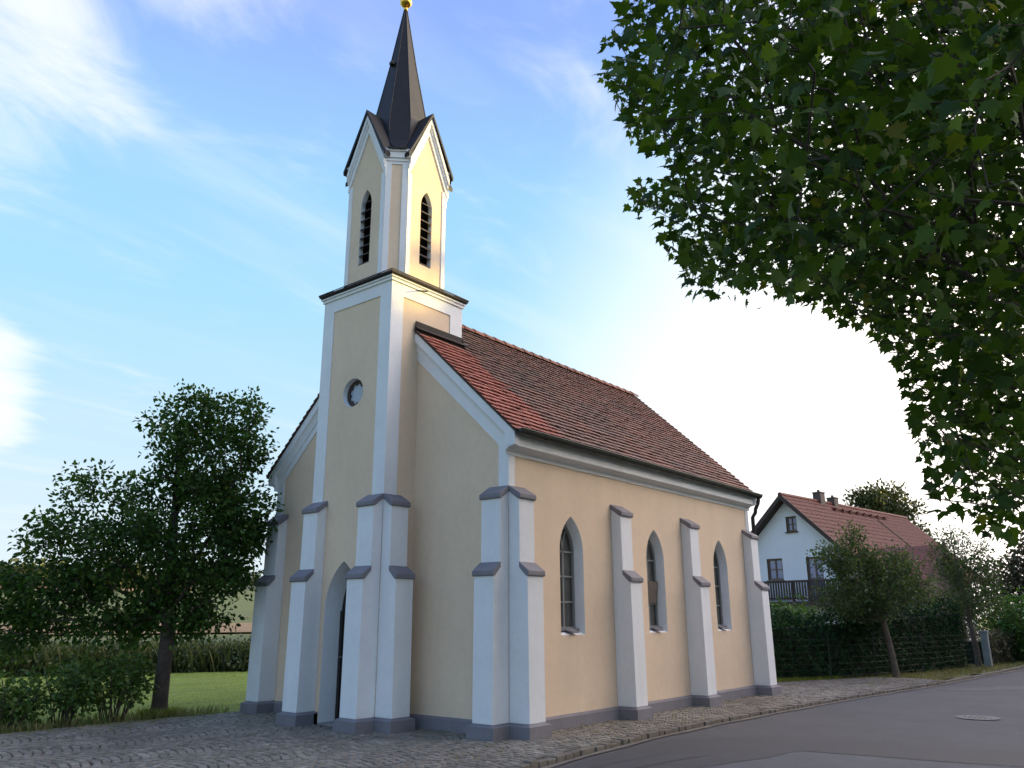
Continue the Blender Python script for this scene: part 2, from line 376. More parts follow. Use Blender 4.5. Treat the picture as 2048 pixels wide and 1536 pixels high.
COB = [(-14, 6.2), (-8, 6.2), (-4.3, 6.17), (-2.4, 6.2), (-0.4, 6.05), (1.0, 6.35), (8.6, 6.6), (10.2, 4.2), (11.0, 2.2), (11.9, 1.05), (13.3, 0.55), (14.6, 0.0), (15.6, -0.6), (15.9, -1.3), (15.5, -2.0), (14.8, -2.28)]
COBP = COB + [(x, kerb_y(x) + 0.02) for x in (14.4, 11.8, 9.31, 7, 4.9, 3.3, 1.77, 0.13, -1.76, -4.5, -8, -12)]
def inside(px, py, poly):
    px, py = np.asarray(px, float), np.asarray(py, float); r = np.zeros(px.shape, bool)
    n = len(poly)
    for i in range(n):
        x1, y1 = poly[i]; x2, y2 = poly[(i + 1) % n]
        if y1 == y2: continue
        r ^= ((y1 > py) != (y2 > py)) & (px < (x2 - x1) * (py - y1) / (y2 - y1) + x1)
    return r
flat('cobble_bed', COBP, M['mortar'], -0.004)
b = MB()
CW, PIT = 1.30, 0.118                                    # segmental arcs in columns that run along the nave
for col in range(-4, 9):
    y0c = -3.6 + col * CW
    for k in range(-130, 160):
        nn = 13
        for m in range(nn):
            u = (m + 0.5) / nn - 0.5
            th = u * 1.75
            x = k * PIT + 0.62 * (math.cos(th) - 0.62) + rng.normal(0, 0.006)
            y = y0c + CW * 0.5 * math.sin(th) / math.sin(0.875) + rng.normal(0, 0.006)
            if not (-8.5 < x < 16.1): continue
            if not inside(x, y, COBP): continue
            if 0.05 < x < 8.78 and 0.05 < y < 5.8: continue
            if kerb_y(x) + 0.16 > y: continue
            a, hx, hy = th * 0.85 + rng.normal(0, 0.04), 0.049 * rng.uniform(0.88, 1.03), 0.050 * rng.uniform(0.92, 1.08)
            ca, sa = math.cos(a), math.sin(a); z = 0.013 + rng.normal(0, 0.0025)
            vv = []
            for sx, sy in ((-1, -1), (1, -1), (1, 1), (-1, 1)):
                for sc_, zz in ((1.0, -0.01), (0.84, z)):
                    ox, oy = sx * hx * sc_ + rng.normal(0, 0.003), sy * hy * sc_ + rng.normal(0, 0.003)
                    vv.append((x + ca * ox - sa * oy, y + sa * ox + ca * oy, zz))
            b.add(vv, [(1, 3, 5, 7), (0, 2, 3, 1), (2, 4, 5, 3), (4, 6, 7, 5), (6, 0, 1, 7)], float(np.clip(rng.normal(0.45, 0.22), 0, 1)))
tag(b.build('cobble_pavement', M['stone'], fix=False), kind='structure')
b = MB()
x = -8.0
while x < 34:
    ln = rng.uniform(0.15, 0.24) if x < 15 else rng.uniform(0.8, 1.0)
    p, q = np.array((x, kerb_y(x))), np.array((x + ln - 0.014, kerb_y(x + ln)))
    t = (q - p) / np.linalg.norm(q - p); nrm = np.array((-t[1], t[0]))
    b.obox((p[0], p[1], 0), (t[0], t[1], 0), (nrm[0], nrm[1], 0), (0, 0, 1), 0, np.linalg.norm(q - p), rng.normal(0, 0.008), 0.11, -0.12, 0.012 + rng.normal(0, 0.006))
    x += ln
tag(b.build('kerb', M['kerb'], bevel=0.012), kind='structure')
b = MB()
# lawn behind the chapel and the verge by the hedge
def grid_sheet(name, material, poly, step, z, amp):
    b = MB(); xs = np.arange(min(p[0] for p in poly), max(p[0] for p in poly) + step, step); ys = np.arange(min(p[1] for p in poly), max(p[1] for p in poly) + step, step)
    idx = {}
    for x in xs:
        for y in ys:
            if inside(x + step / 2, y + step / 2, poly):
                ids = []
                for X, Y in ((x, y), (x + step, y), (x + step, y + step), (x, y + step)):
                    k = (round(X / step), round(Y / step))
                    if k not in idx: idx[k] = len(b.v); b.v.append((X, Y, z + amp * math.sin(X * 1.3) * math.cos(Y * 1.1)))
                    ids.append(idx[k])
                b.f.append(tuple(ids)); b.c.append(None)
    return tag(b.build(name, material, fix=False, smooth=True), kind='structure')
LAWN = [(-16, 6.0), (-8, 6.0), (-0.4, 5.9), (9, 6.3), (11.5, 9), (7.6, 16.6), (6.7, 17.0), (4.1, 18.9), (-2, 22), (-10, 25), (-16, 25)]
grid_sheet('lawn', M['lawn'], LAWN, 0.25, -0.022, 0.012)
VERGE = [(10.0, 6.0), (10.3, 4.0), (11.2, 2.0), (12, 1.0), (14.5, -0.1), (15.6, -0.8), (15.4, -2.1), (24.4, -2.78), (34, -2.9), (36, 1), (24, 0.5), (16, 2.0), (13, 5)]
grid_sheet('verge', M['verge'], VERGE, 0.2, -0.018, 0.01)
# manhole
mh = empty('manhole_cover', (7.10, -4.56, -0.045))
tag(mh, 'round grey iron manhole cover set flush in the road', 'manhole')
for nm, r0, r1, z in (('rim', 0.29, 0.34, 0.004), ('lid', 0.0, 0.28, 0.003)):
    b = MB(); n = 32
    outer = [(r1 * math.cos(2 * math.pi * i / n), r1 * math.sin(2 * math.pi * i / n), z) for i in range(n)]
    if r0: b.strip([(x * r0 / r1, y * r0 / r1, z) for x, y, z in outer], outer)
    else:
        b.add(outer, [tuple(range(n))])
        for gx in np.arange(-0.2, 0.21, 0.08):
            for gy in np.arange(-0.2, 0.21, 0.08):
                if math.hypot(gx, gy) < 0.23: b.box(gx - 0.022, gx + 0.022, gy - 0.022, gy + 0.022, z, z + 0.005)
    b.build(nm, M['iron'], mh)

# ------------------------------------------------------------------ chapel
W_, L_, P_, A_, BW = 5.8637, 8.8382, 0.6859, 2.0379, 0.3728
D1, D2, ZP, E_, CO = 0.3535, 0.2034, 0.199, 0.067, 0.019
TX0, TX1, TY0, TY1 = -P_, 1.0719, A_, W_ - A_
TCX, TCY = (TX0 + TX1) / 2, W_ / 2
zt = lambda y: 4.41 + 0.945 * (min(y, W_ - y) + 0.21)
chapel = tag(empty('chapel'), 'small cream and white chapel with pointed dark spire and red tiled roof', 'chapel')
WIN = [1.629, 4.384, 7.202]
WO = arch(0.335, 1.358, 2.66, 3.24)
def fside(y): return lambda u, v: (u, y, v)
b = MB()
for y in (0.0, W_):
    b.sheet([(0, -0.1), (L_, -0.1), (L_, zt(0) - 0.05), (0, zt(0) - 0.05)], [[(u + x, z) for u, z in WO] for x in WIN], fside(y))
gab = [(0, -0.1), (W_, -0.1), (W_, zt(0) - 0.05), (TCY, zt(TCY) - 0.05), (0, zt(0) - 0.05)]
for x in (0.0, L_): b.sheet(gab, [], lambda u, v, x=x: (x, u, v))
b.build('nave_wall', M['plaster'], chapel)

def butt(o, outd, td, name='buttress', w=BW):
    """buttress with two sloped steps; o = corner on the wall, outd = outward, td = along the wall"""
    o, outd, td = np.array((*o, 0.0)), np.array((*outd, 0.0)), np.array((*td, 0.0))
    f = lambda u, z, t: tuple(o + outd * u + td * t + np.array((0, 0, z)))
    b = MB()
    b.prism([(0, ZP), (D1 + 0.012, ZP), (D1 - 0.002, 2.235), (D2, 2.36), (D2 - 0.004, 3.375), (0, 3.51)], f, 0, w)
    root = b.build(name, M['white'], chapel, bevel=0.011)
    for u0, z0, u1, z1 in ((D2, 2.418, D1, 2.209), (0.0, 3.569, D2, 3.348)):
        b = MB(); b.prism([(u0, z0), (u1 + CO + 0.012, z1 + 0.075), (u1 + CO + 0.012, z1 + 0.012), (u1 + CO, z1), (u1 - 0.02, z1), (u0, z1 + (z0 - z1) * 0.62)], f, -CO, w + CO)
        b.build('cap', M['grey'], root, bevel=0.009)
    b = MB(); lo, hi = [], []
    e = E_
    lo = [(0, -e), (D1 + e, -e), (D1 + e, w + e), (0, w + e)]; hi = [(0, 0), (D1 + 0.012, 0), (D1 + 0.012, w), (0, w)]
    b.strip([f(u, -0.2, t) for u, t in lo], [f(u, ZP - 0.03, t) for u, t in lo])
    b.strip([f(u, ZP - 0.03, t) for u, t in lo], [f(u, ZP + 0.001, t) for u, t in hi])
    b.build('base', M['grey'], root)
X_, Y_ = (1, 0), (0, 1)
nX, nY = (-1, 0), (0, -1)
butt((0, 0), nX, Y_); butt((0, W_ - BW), nX, Y_)
butt((TX0, TY0), nX, Y_); butt((TX0, TY1 - BW), nX, Y_)
butt((TX0, TY0), nY, X_); butt((TX0, TY1), Y_, X_)
BXS = [0.0, 2.866, 5.487, L_ - BW]
for x in BXS: butt((x, 0), nY, X_); butt((x, W_), Y_, X_)
butt((L_, 0), X_, Y_); butt((L_, W_ - BW), X_, Y_)
# plinth band between buttresses
b = MB()
def plinth(o, outd, td, t0, t1):
    o, outd, td = np.array((*o, 0.0)), np.array((*outd, 0.0)), np.array((*td, 0.0))
    f = lambda u, z, t: tuple(o + outd * u + td * t + np.array((0, 0, z)))
    b.prism([(0, -0.2), (E_, -0.2), (E_, ZP - 0.03), (0, ZP)], f, t0, t1)
for y, d in ((0, nY), (W_, Y_)):
    for i in range(3): plinth((0, y), d, X_, BXS[i] + BW + E_, BXS[i + 1] - E_)
for a0, a1 in ((BW + E_, A_ - 0.001), (W_ - A_ + 0.001, W_ - BW - E_)): plinth((0, 0), nX, Y_, a0, a1)
plinth((L_, 0), X_, Y_, BW + E_, W_ - BW - E_)
plinth((0, TY0), nY, X_, TX0 + BW + E_, -E_); plinth((0, TY1), Y_, X_, TX0 + BW + E_, -E_)
plinth((TX0, 0), nX, Y_, TY0 + BW + E_, TCY - 0.47); plinth((TX0, 0), nX, Y_, TCY + 0.47, TY1 - BW - E_)
b.build('plinth', M['grey'], chapel)
# white corner strips of the nave
for x, y, sx, sy in ((0, 0, -1, -1), (0, W_, -1, 1), (L_, 0, 1, -1), (L_, W_, 1, 1)):
    b = MB()
    b.box(x, x + sx * 0.013, y + sy * 0.013, y - sy * 0.19, 3.3, 4.34)
    b.box(x, x - sx * 0.14, y, y + sy * 0.013, 3.3, 4.06)
    b.build('corner_strip', M['white'], chapel)
# eave cornices, gable mouldings
prof = [(0, 4.035), (-0.020, 4.035), (-0.020, 4.095), (-0.032, 4.102), (-0.048, 4.118), (-0.075, 4.133), (-0.11, 4.142), (-0.145, 4.145), (-0.145, 4.152), (-0.175, 4.155), (-0.175, 4.36), (0, 4.40)]
for y0, sg in ((0, 1), (W_, -1)):
    b = MB(); b.prism(prof, lambda u, v, t, y0=y0, sg=sg: (t, y0 + sg * u, v), -0.094, L_ + 0.094); b.build('eave_cornice', M['white'], chapel)
rake = [(0.0, 0.05), (0.105, 0.05), (0.105, 0.235), (0.092, 0.242), (0.070, 0.275), (0.052, 0.320), (0.044, 0.365), (0.044, 0.405), (0.022, 0.415), (0.022, 0.565), (0.0, 0.565)]
for x, sg in ((0, -1), (L_, 1)):
    for mir in (0, 1):
        b = MB()
        yend = A_ + 0.0 if sg < 0 else TCY
        def rk(d, off, hi):
            y = yend if hi else -0.21 * max(0.0, (d - 0.022)) / 0.083
            z = max(zt(y) - off, 4.035 if d < 0.03 else (4.10 if d < 0.06 else 4.156)) if not hi else zt(y) - off
            return (x + sg * d, W_ - y if mir else y, z)
        lo_, hi_ = [rk(d, o, 0) for d, o in rake], [rk(d, o, 1) for d, o in rake]
        b.strip(lo_, hi_, closed=True)
        b.f.append(tuple(range(len(rake)))); b.c.append(None)
        b.box(min(x, x + sg * 0.1045), max(x, x + sg * 0.1045), *sorted([(W_ + 0.21 if mir else -0.21), (W_ + 0.02 if mir else -0.02)]), 4.158, 4.33)
        b.build('gable_moulding', M['white'], chapel)
        b = MB(); b.strip([rk(d, o, 0) for d, o in ((0.100, -0.004), (0.128, -0.004), (0.128, 0.046), (0.100, 0.046))], [rk(d, o, 1) for d, o in ((0.100, -0.004), (0.128, -0.004), (0.128, 0.046), (0.100, 0.046))])
        b.f.append((0, 1, 2, 3)); b.c.append(None); b.build('verge_shade_strip', M['deck'], chapel)  # dark strip added to stand in for the shade beneath the verge tiles

# windows of the nave
def window(xc, y0, ins, vent=False):
    """ins = +1 when the wall's inside is towards +y"""
    root_b = MB()
    wi = arch(0.305, 1.44, 2.66, 3.175)
    root_b.strip([(xc + u, y0, z) for u, z in WO], [(xc + u, y0 + ins * 0.205, z) for u, z in wi])
    root = root_b.build('window', M['white'], chapel)
    yg = y0 + ins * 0.205
    b = MB(); b.sheet(wi, [], lambda u, v: (xc + u, yg + ins * 0.012, v)); b.build('glazing', M['glass'], root)
    b = MB(); wn = arch(0.268, 1.482, 2.66, 3.11)
    ring = [(xc + u, yg, z) for u, z in wi]; rin = [(xc + u, yg, z) for u, z in wn]
    fr = [(xc + u, yg - ins * 0.035, z) for u, z in wi]; frn = [(xc + u, yg - ins * 0.035, z) for u, z in wn]
    b.strip(fr, frn); b.strip(frn, rin)
    bar = lambda x0, x1, z0, z1, d=0.028: b.box(xc + x0, xc + x1, yg - ins * d, yg + ins * 0.008, z0, z1)
    bar(-0.016, 0.016, 1.482, 2.66)
    for z in (1.87, 2.275, 2.675): bar(-0.268, -0.016, z - 0.013, z + 0.013, 0.024); bar(0.016, 0.268, z - 0.013, z + 0.013, 0.024)
    for s in (-1, 1):
        r = 0.60
        for k in range(7):
            t0, t1 = k * 0.105, (k + 1) * 0.105
            q = [(s * (-r + r * math.cos(t)) * -1, 2.67 + r * math.sin(t)) for t in (t0, t1)]
            u0, u1 = -q[0][0], -q[1][0]
            if abs(u1) > 0.21: break
            b.add([(xc + u0 - 0.011, yg - ins * 0.022, q[0][1]), (xc + u0 + 0.011, yg - ins * 0.022, q[0][1]), (xc + u1 + 0.011, yg - ins * 0.022, q[1][1]), (xc + u1 - 0.011, yg - ins * 0.022, q[1][1]),
                   (xc + u0 - 0.011, yg, q[0][1]), (xc + u0 + 0.011, yg, q[0][1]), (xc + u1 + 0.011, yg, q[1][1]), (xc + u1 - 0.011, yg, q[1][1])],
                  [(0, 1, 2, 3), (0, 3, 7, 4), (1, 5, 6, 2)])
    b.build('frame', M['frame'], root)
    b = MB(); b.obox((xc, yg - ins * 0.02, 1.452), (1, 0, 0), (0, -ins * 0.985, -0.16), (0, -0.16 * ins * 0, 1), -0.30, 0.30, 0, 0.10, -0.012, 0.012)
    b.obox((xc, yg - ins * 0.11, 1.437), (1, 0, 0), (0, -ins * 0.97, -0.25), (0, 0, 1), -0.09, 0.09, 0, 0.15, -0.012, 0.010)
    b.build('sill', M['grey'], root)
    if vent:
        b = MB(); ax = (0, -ins * math.sin(R(6)), math.cos(R(6)))
        o = (xc, yg - ins * 0.03, 1.885)
        b.obox(o, (1, 0, 0), (0, -ins, 0), ax, -0.26, 0.26, 0, 0.022, 0, 0.40); b.build('vent_sash', M['sash'], root)
for i, x in enumerate(WIN):
    window(x, 0.0, 1, vent=(i == 1)); window(x, W_, -1)
# tower shaft
DOOR = arch(0.43, -0.1, 1.75, 2.53, 10)
ROSE = [(0.265 * math.cos(2 * math.pi * i / 32), 5.40 + 0.255 * math.sin(2 * math.pi * i / 32)) for i in range(32)]
b = MB()
b.sheet([(TY0, -0.1), (TY1, -0.1), (TY1, 7.3), (TY0, 7.3)], [[(TCY + u, max(z, -0.099)) for u, z in DOOR], [(TCY + u, z) for u, z in ROSE]], lambda u, v: (TX0, u, v))
for y in (TY0, TY1): b.add([(TX0, y, -0.1), (TX1, y, -0.1), (TX1, y, 7.3), (TX0, y, 7.3)], [(0, 1, 2, 3)])
b.add([(TX1, TY0, 5.5), (TX1, TY1, 5.5), (TX1, TY1, 7.3), (TX1, TY0, 7.3)], [(0, 1, 2, 3)])
tower = b.build('tower', M['plaster'], chapel)
T_ = 0.018
for (ax, sgn) in (('x', -1), ('x', 1), ('y', -1), ('y', 1)):
    b = MB()
    if ax == 'x':
        x = TX0 if sgn < 0 else TX1; zb = 3.3 if sgn < 0 else 5.6
        bands = [(TY0 - T_, TY0 + 0.265, zb, 7.3), (TY1 - 0.265, TY1 + T_, zb, 7.3), (TY0 + 0.265, TY1 - 0.265, 7.04, 7.3)]
        for y0, y1, z0, z1 in bands: b.box(x, x + sgn * T_, y0, y1, z0, z1)
    else:
        y = TY0 if sgn < 0 else TY1
        for x0, x1, z0, z1 in [(TX0, TX0 + 0.265, 3.3, 7.3), (TX1 - 0.30, TX1, 5.6, 7.3), (TX0 + 0.265, TX1 - 0.30, 7.04, 7.3)]: b.box(x0, x1, y, y + sgn * T_, z0, z1)
    b.build('panel_frame', M['white'], tower)
# portal and door
b = MB()
b.strip([(TX0, TCY + u, z) for u, z in DOOR], [(TX0 + 0.36, TCY + u * 0.93, z if z < 1.8 else 1.75 + (z - 1.75) * 0.94) for u, z in DOOR], closed=True)
b.build('portal', M['white'], chapel)
b = MB(); b.box(TX0 - 0.02, TX0 + 0.36, TCY - 0.43, TCY + 0.43, -0.1, 0.035); b.build('threshold', M['concrete'], chapel)
b = MB(); d2 = [(u * 0.93, max(0.037, z if z < 1.8 else 1.75 + (z - 1.75) * 0.94)) for u, z in DOOR]
b.sheet(d2, [], lambda u, v: (TX0 + 0.345, TCY + u, v))
for k in range(-3, 4): b.box(TX0 + 0.325, TX0 + 0.344, TCY + k * 0.11 - 0.05, TCY + k * 0.11 + 0.05, 0.05, 2.0 - 0.06 * abs(k))
b.box(TX0 + 0.30, TX0 + 0.325, TCY - 0.39, TCY - 0.33, 0.05, 1.75); b.box(TX0 + 0.30, TX0 + 0.325, TCY + 0.33, TCY + 0.39, 0.05, 1.75)
door = b.build('door', M['door'], chapel)
b = MB(); b.tube([(TX0 + 0.30, TCY + 0.30, 1.02), (TX0 + 0.24, TCY + 0.30, 1.02), (TX0 + 0.235, TCY + 0.20, 1.02)], 0.012, 8); b.build('handle', M['iron'], door)
# rose window
b = MB(); rin = [(u * 0.95, 5.40 + (z - 5.40) * 0.95) for u, z in ROSE]
b.strip([(TX0, TCY + u, z) for u, z in ROSE], [(TX0 + 0.11, TCY + u, z) for u, z in rin])
rose = b.build('rose_window', M['white'], chapel)
foil = []
for i in range(64):
    t = 2 * math.pi * i / 64; r = 0.150 + 0.042 * abs(math.sin(4 * t + 0.4))
    foil.append((r * math.cos(t), 5.40 + r * math.sin(t)))
b = MB(); b.sheet(rin, [foil], lambda u, v: (TX0 + 0.085, TCY + u, v)); b.strip([(TX0 + 0.085, TCY + u, z) for u, z in foil], [(TX0 + 0.108, TCY + u, z) for u, z in foil]); b.build('tracery', M['louvre'], rose)
b = MB(); b.sheet(rin, [], lambda u, v: (TX0 + 0.109, TCY + u, v)); b.build('glazing', M['glass_pale'], rose)
# tower cornice with skirt roof
b = MB()
b.box(TX0 - 0.045, TX1 + 0.045, TY0 - 0.045, TY1 + 0.045, 7.27, 7.325); b.box(TX0 - 0.07, TX1 + 0.07, TY0 - 0.07, TY1 + 0.07, 7.325, 7.35)
b.build('tower_cornice', M['white'], tower)
b = MB()
b.box(TX0 - 0.075, TX1 + 0.075, TY0 - 0.075, TY1 + 0.075, 7.35, 7.38); b.box(TX0 - 0.10, TX1 + 0.10, TY0 - 0.10, TY1 + 0.10, 7.38, 7.415)
r0 = [(TX0 - 0.11, TY0 - 0.11), (TX1 + 0.11, TY0 - 0.11), (TX1 + 0.11, TY1 + 0.11), (TX0 - 0.11, TY1 + 0.11)]
r1 = [(TX0 + 0.07, TY0 + 0.07), (TX1 - 0.07, TY0 + 0.07), (TX1 - 0.07, TY1 - 0.07), (TX0 + 0.07, TY1 - 0.07)]
b.strip([(x, y, 7.415) for x, y in r0], [(x, y, 7.435) for x, y in r0]); b.strip([(x, y, 7.435) for x, y in r0], [(x, y, 7.55) for x, y in r1])
b.build('skirt_roof', M['brownmetal'], tower)
b = MB(); b.tube([(TX0 + 0.62, TY0 - 0.02, 7.265), (TX0 + 0.64, TY0 - 0.24, 7.20)], 0.014, 8); b.build('water_spout', M['gutter'], tower)
# belfry: square with cut corners, gabled on four sides
HB, CH = 0.792, 0.29
hm = HB - CH
GA, GE = 10.98, 9.90
b = MB()
LV = arch(0.148, 7.865, 9.06, 9.385)
def side_f(k):
    c, s = [(-1, 0), (0, -1), (1, 0), (0, 1)][k]
    return lambda u, v, d=0.0: (TCX + c * (HB + d) + s * u * 1.0, TCY + s * (HB + d) - c * u, v)
for k in range(4):
    f = side_f(k)
    b.sheet([(-hm, 7.45), (hm, 7.45), (hm, GE), (0, GA), (-hm, GE)], [LV], lambda u, v: f(u, v))
    f2 = side_f((k + 1) % 4)
    c0 = [(1, 1), (1, -1)]
for sx in (-1, 1):
    for sy in (-1, 1):
        p, q = (TCX + sx * HB, TCY + sy * hm), (TCX + sx * hm, TCY + sy * HB)
        b.add([(*p, 7.45), (*q, 7.45), (*q, 10.02), (*p, 10.02)], [(0, 1, 2, 3)])
belfry = b.build('belfry', M['plaster'], chapel)
for k in range(4):
    f = side_f(k)
    b = MB()
    for s in (-1, 1):
        b.prism([(s * hm, 7.45), (s * (hm - 0.095), 7.45), (s * (hm - 0.095), GE - 0.32), (s * hm, GE - 0.32)], lambda u, v, t: f(u, v, t), 0, 0.016)
    b.build('corner_strip', M['white'], belfry)
    b = MB()
    sl_ = (GA - GE) / hm
    for d, a, c_ in ((0.085, 0.0, 0.13), (0.055, 0.13, 0.21), (0.028, 0.21, 0.38)):
        for s in (-1, 1):
            ue = s * (hm + 0.02)
            b.prism([(0, GA - a), (ue, GE - 0.04 - a), (ue, GE - 0.04 - c_), (0, GA - c_)], lambda u, v, t: f(u, v, t), 0, d)
    b.build('gable_moulding', M['white'], belfry)
    # louvred sound window
    b = MB(); lin = [(u * 0.86, z if z < 7.9 else z - 0.02) for u, z in LV]
    b.strip([f(u, v) for u, v in LV], [f(u, v, -0.10) for u, v in LV])
    lw = b.build('louvre_window', M['white'], belfry)
    b = MB(); b.sheet(LV, [], lambda u, v: f(u, v, -0.22)); b.strip([f(u, v, -0.10) for u, v in LV], [f(u, v, -0.22) for u, v in LV]); b.build('opening', M['dark'], lw)
    b = MB()
    for i in range(8):
        z = 7.89 + i * 0.178
        hw_ = 0.146 if z < 9.0 else 0.146 - (z - 9.0) * 0.30
        P = [f(-hw_, z, -0.005), f(hw_, z, -0.005), f(hw_, z + 0.075, -0.10), f(-hw_, z + 0.075, -0.10)]
        Q = [(x, y, zz - 0.018) for x, y, zz in P]
        b.add(P + Q, [(0, 1, 2, 3), (7, 6, 5, 4), (0, 4, 5, 1), (1, 5, 6, 2), (2, 6, 7, 3), (3, 7, 4, 0)])
    b.build('slats', M['louvre'], lw)
for sx in (-1, 1):
    for sy in (-1, 1):
        p, q = np.array((TCX + sx * HB, TCY + sy * hm, 0)), np.array((TCX + sx * hm, TCY + sy * HB, 0))
        t = (q - p) / np.linalg.norm(q - p); n_ = np.array((sx, sy, 0)) / math.sqrt(2); ln = np.linalg.norm(q - p)
        b = MB(); B = lambda a0, a1, d, z0, z1: b.obox(p, t, n_, (0, 0, 1), a0, a1, 0, d, z0, z1)
        B(0, 0.105, 0.016, 7.45, 9.80); B(ln - 0.105, ln, 0.016, 7.45, 9.80); B(0.105, ln - 0.105, 0.016, 9.74, 9.80)
        B(-0.01, ln + 0.01, 0.035, 9.80, 9.86); B(-0.03, ln + 0.03, 0.06, 9.86, 9.98); B(-0.05, ln + 0.05, 0.085, 9.98, 10.03)
        b.build('corner_strip', M['white'], belfry)
# spire: irregular octagon rings, diagonal faces further out at the eaves
b = MB()
rings = []
for z, dm, dc in ((10.01, 0.60, 1.03), (10.045, 0.60, 1.03), (10.10, 0.66, 0.93), (10.20, 0.66, 0.82), (10.38, 0.63, 0.715), (10.65, 0.585, 0.625), (11.0, 0.522, 0.535), (12.4, 0.278, 0.28), (14.02, 0.022, 0.022)):
    a = min(max(dc * math.sqrt(2) - dm, 0.02 * 0), dm * 1.6)
    rings.append([(TCX + x, TCY + y, z) for x, y in ((dm, -a), (dm, a), (a, dm), (-a, dm), (-dm, a), (-dm, -a), (-a, -dm), (a, -dm))])
for i in range(len(rings) - 1): b.strip(rings[i], rings[i + 1])
b.f.append(tuple(range(len(b.v) - 8, len(b.v)))); b.c.append(None)
spire = b.build('spire', M['copper'], chapel)
DH, DE = 0.60, 9.93
for k in range(4):
    f = side_f(k); b = MB()
    z1, z0 = 11.07, DE
    b.prism([(0, z1), (DH, z0), (DH - 0.01, z0 - 0.075), (0, z1 - 0.085), (-DH + 0.01, z0 - 0.075), (-DH, z0)], lambda u, v, t: f(u, v, t), 0.115, -0.60)
    b.build('gable_roof', M['copper'], spire)
# standing seams up the spire's edges
b = MB()
for i in range(8):
    b.tube([r[i] for r in rings[5:]], 0.010, 5)
b.build('seam', M['copper'], spire)
b = MB(); b.obox((TCX - 0.262, TCY + 0.0, 12.43), (-0.98, 0, 0.17), (0, 1, 0), (0.17, 0, 0.98), -0.03, 0.09, -0.05, 0.05, 0, 0.07); b.build('vent', M['copper'], spire)
b = MB(); n = 20
for i in range(n + 1):
    ph = math.pi * i / n
    for j in range(32): b.v.append((TCX + 0.128 * math.sin(ph) * math.cos(j * math.pi / 16), TCY + 0.128 * math.sin(ph) * math.sin(j * math.pi / 16), 14.17 + 0.118 * math.cos(ph)))
for i in range(n):
    for j in range(32): b.f.append((i * 32 + j, i * 32 + (j + 1) % 32, (i + 1) * 32 + (j + 1) % 32, (i + 1) * 32 + j)); b.c.append(None)
b.tube([(TCX, TCY, 13.95), (TCX, TCY, 14.07)], [0.05, 0.03], 12); b.build('finial_ball', M['gold'], spire, smooth=True)
# nave roof
b = MB()
ze = zt(-0.20) - 0.05; zr = zt(TCY) - 0.03
b.prism([(-0.20, ze), (TCY, zr), (W_ + 0.20, ze), (W_ + 0.20, ze - 0.04), (TCY, zr - 0.07), (-0.20, ze - 0.04)], lambda u, v, t: (t, u, v), -0.06, L_ + 0.06)
roof = b.build('roof', M['deck'], chapel)
b = MB()
slope = math.atan(0.945); cs, sn = math.cos(slope), math.sin(slope)
TWD, EXP = 0.165, 0.142
EAV = -0.225
SLN = (TCY - EAV) / cs
nrow = int(SLN / EXP)
def nz2(x, y): return math.sin(x * 1.7 + 1.3 * math.sin(y * 1.1)) * math.cos(y * 2.3 + 0.8 * math.sin(x * 0.9)) * 0.5 + math.sin(x * 4.1 + y * 3.3) * 0.25
for side in (0, 1):
    for r in range(nrow + 1):
        s0 = r * EXP
        off = (r % 2) * TWD / 2
        nx_ = int((L_ + 0.27) / TWD) + 2
        for c in range(-1, nx_):
            xa = -0.135 + c * TWD + off; xb = xa + TWD - 0.006
            xa_, xb_ = max(xa, -0.14), min(xb, L_ + 0.14)
            if xb_ - xa_ < 0.03: continue
            xm = (xa_ + xb_) / 2; sm = s0 + 0.07
            yy = EAV + sm * cs
            if TX0 - 0.02 < xm < TX1 + 0.02 and yy > A_ - 0.1: continue
            s1 = min(s0 + EXP * 1.75, SLN)
            j1, j2 = rng.normal(0, 0.004), rng.normal(0, 0.003)
            pts = []
            hw = (xb_ - xa_) / 2
            for q in range(7):
                t = math.pi * q / 6
                pts.append((xm + hw * math.cos(t), s0 + 0.030 - 0.030 * math.sin(t) + j1))
            pts += [(xa_, s1), (xb_, s1)]
            def f3(u, s, h):
                y = EAV + s * cs - h * sn; z = zt(EAV) + s * sn * 1.0 - 0.030 + h * cs
                return (u, y if not side else W_ - y, z)
            lift = lambda s: 0.046 + j2 - (s - s0) * 0.20
            top = [f3(u, s, lift(s)) for u, s in pts]; bot = [f3(u, s, lift(s) - 0.018) for u, s in pts[:7]]
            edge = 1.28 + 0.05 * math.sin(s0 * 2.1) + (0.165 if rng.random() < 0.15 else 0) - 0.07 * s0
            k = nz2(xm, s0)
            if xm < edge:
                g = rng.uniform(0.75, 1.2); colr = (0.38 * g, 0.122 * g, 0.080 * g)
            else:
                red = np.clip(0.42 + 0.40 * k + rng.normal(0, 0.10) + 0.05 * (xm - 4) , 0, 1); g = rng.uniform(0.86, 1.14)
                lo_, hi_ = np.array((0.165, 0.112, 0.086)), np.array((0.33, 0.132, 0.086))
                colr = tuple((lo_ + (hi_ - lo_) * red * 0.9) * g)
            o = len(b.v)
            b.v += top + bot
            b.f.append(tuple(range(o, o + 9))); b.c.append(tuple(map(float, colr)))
            for q in range(6):
                b.f.append((o + q, o + 9 + q, o + 10 + q, o + q + 1)); b.c.append(tuple(float(v) * 0.7 for v in colr))  # lower edges weathered, and darkened to strengthen the shadow line of each row
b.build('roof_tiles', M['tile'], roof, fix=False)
b = MB()
x = TX1 + 0.02
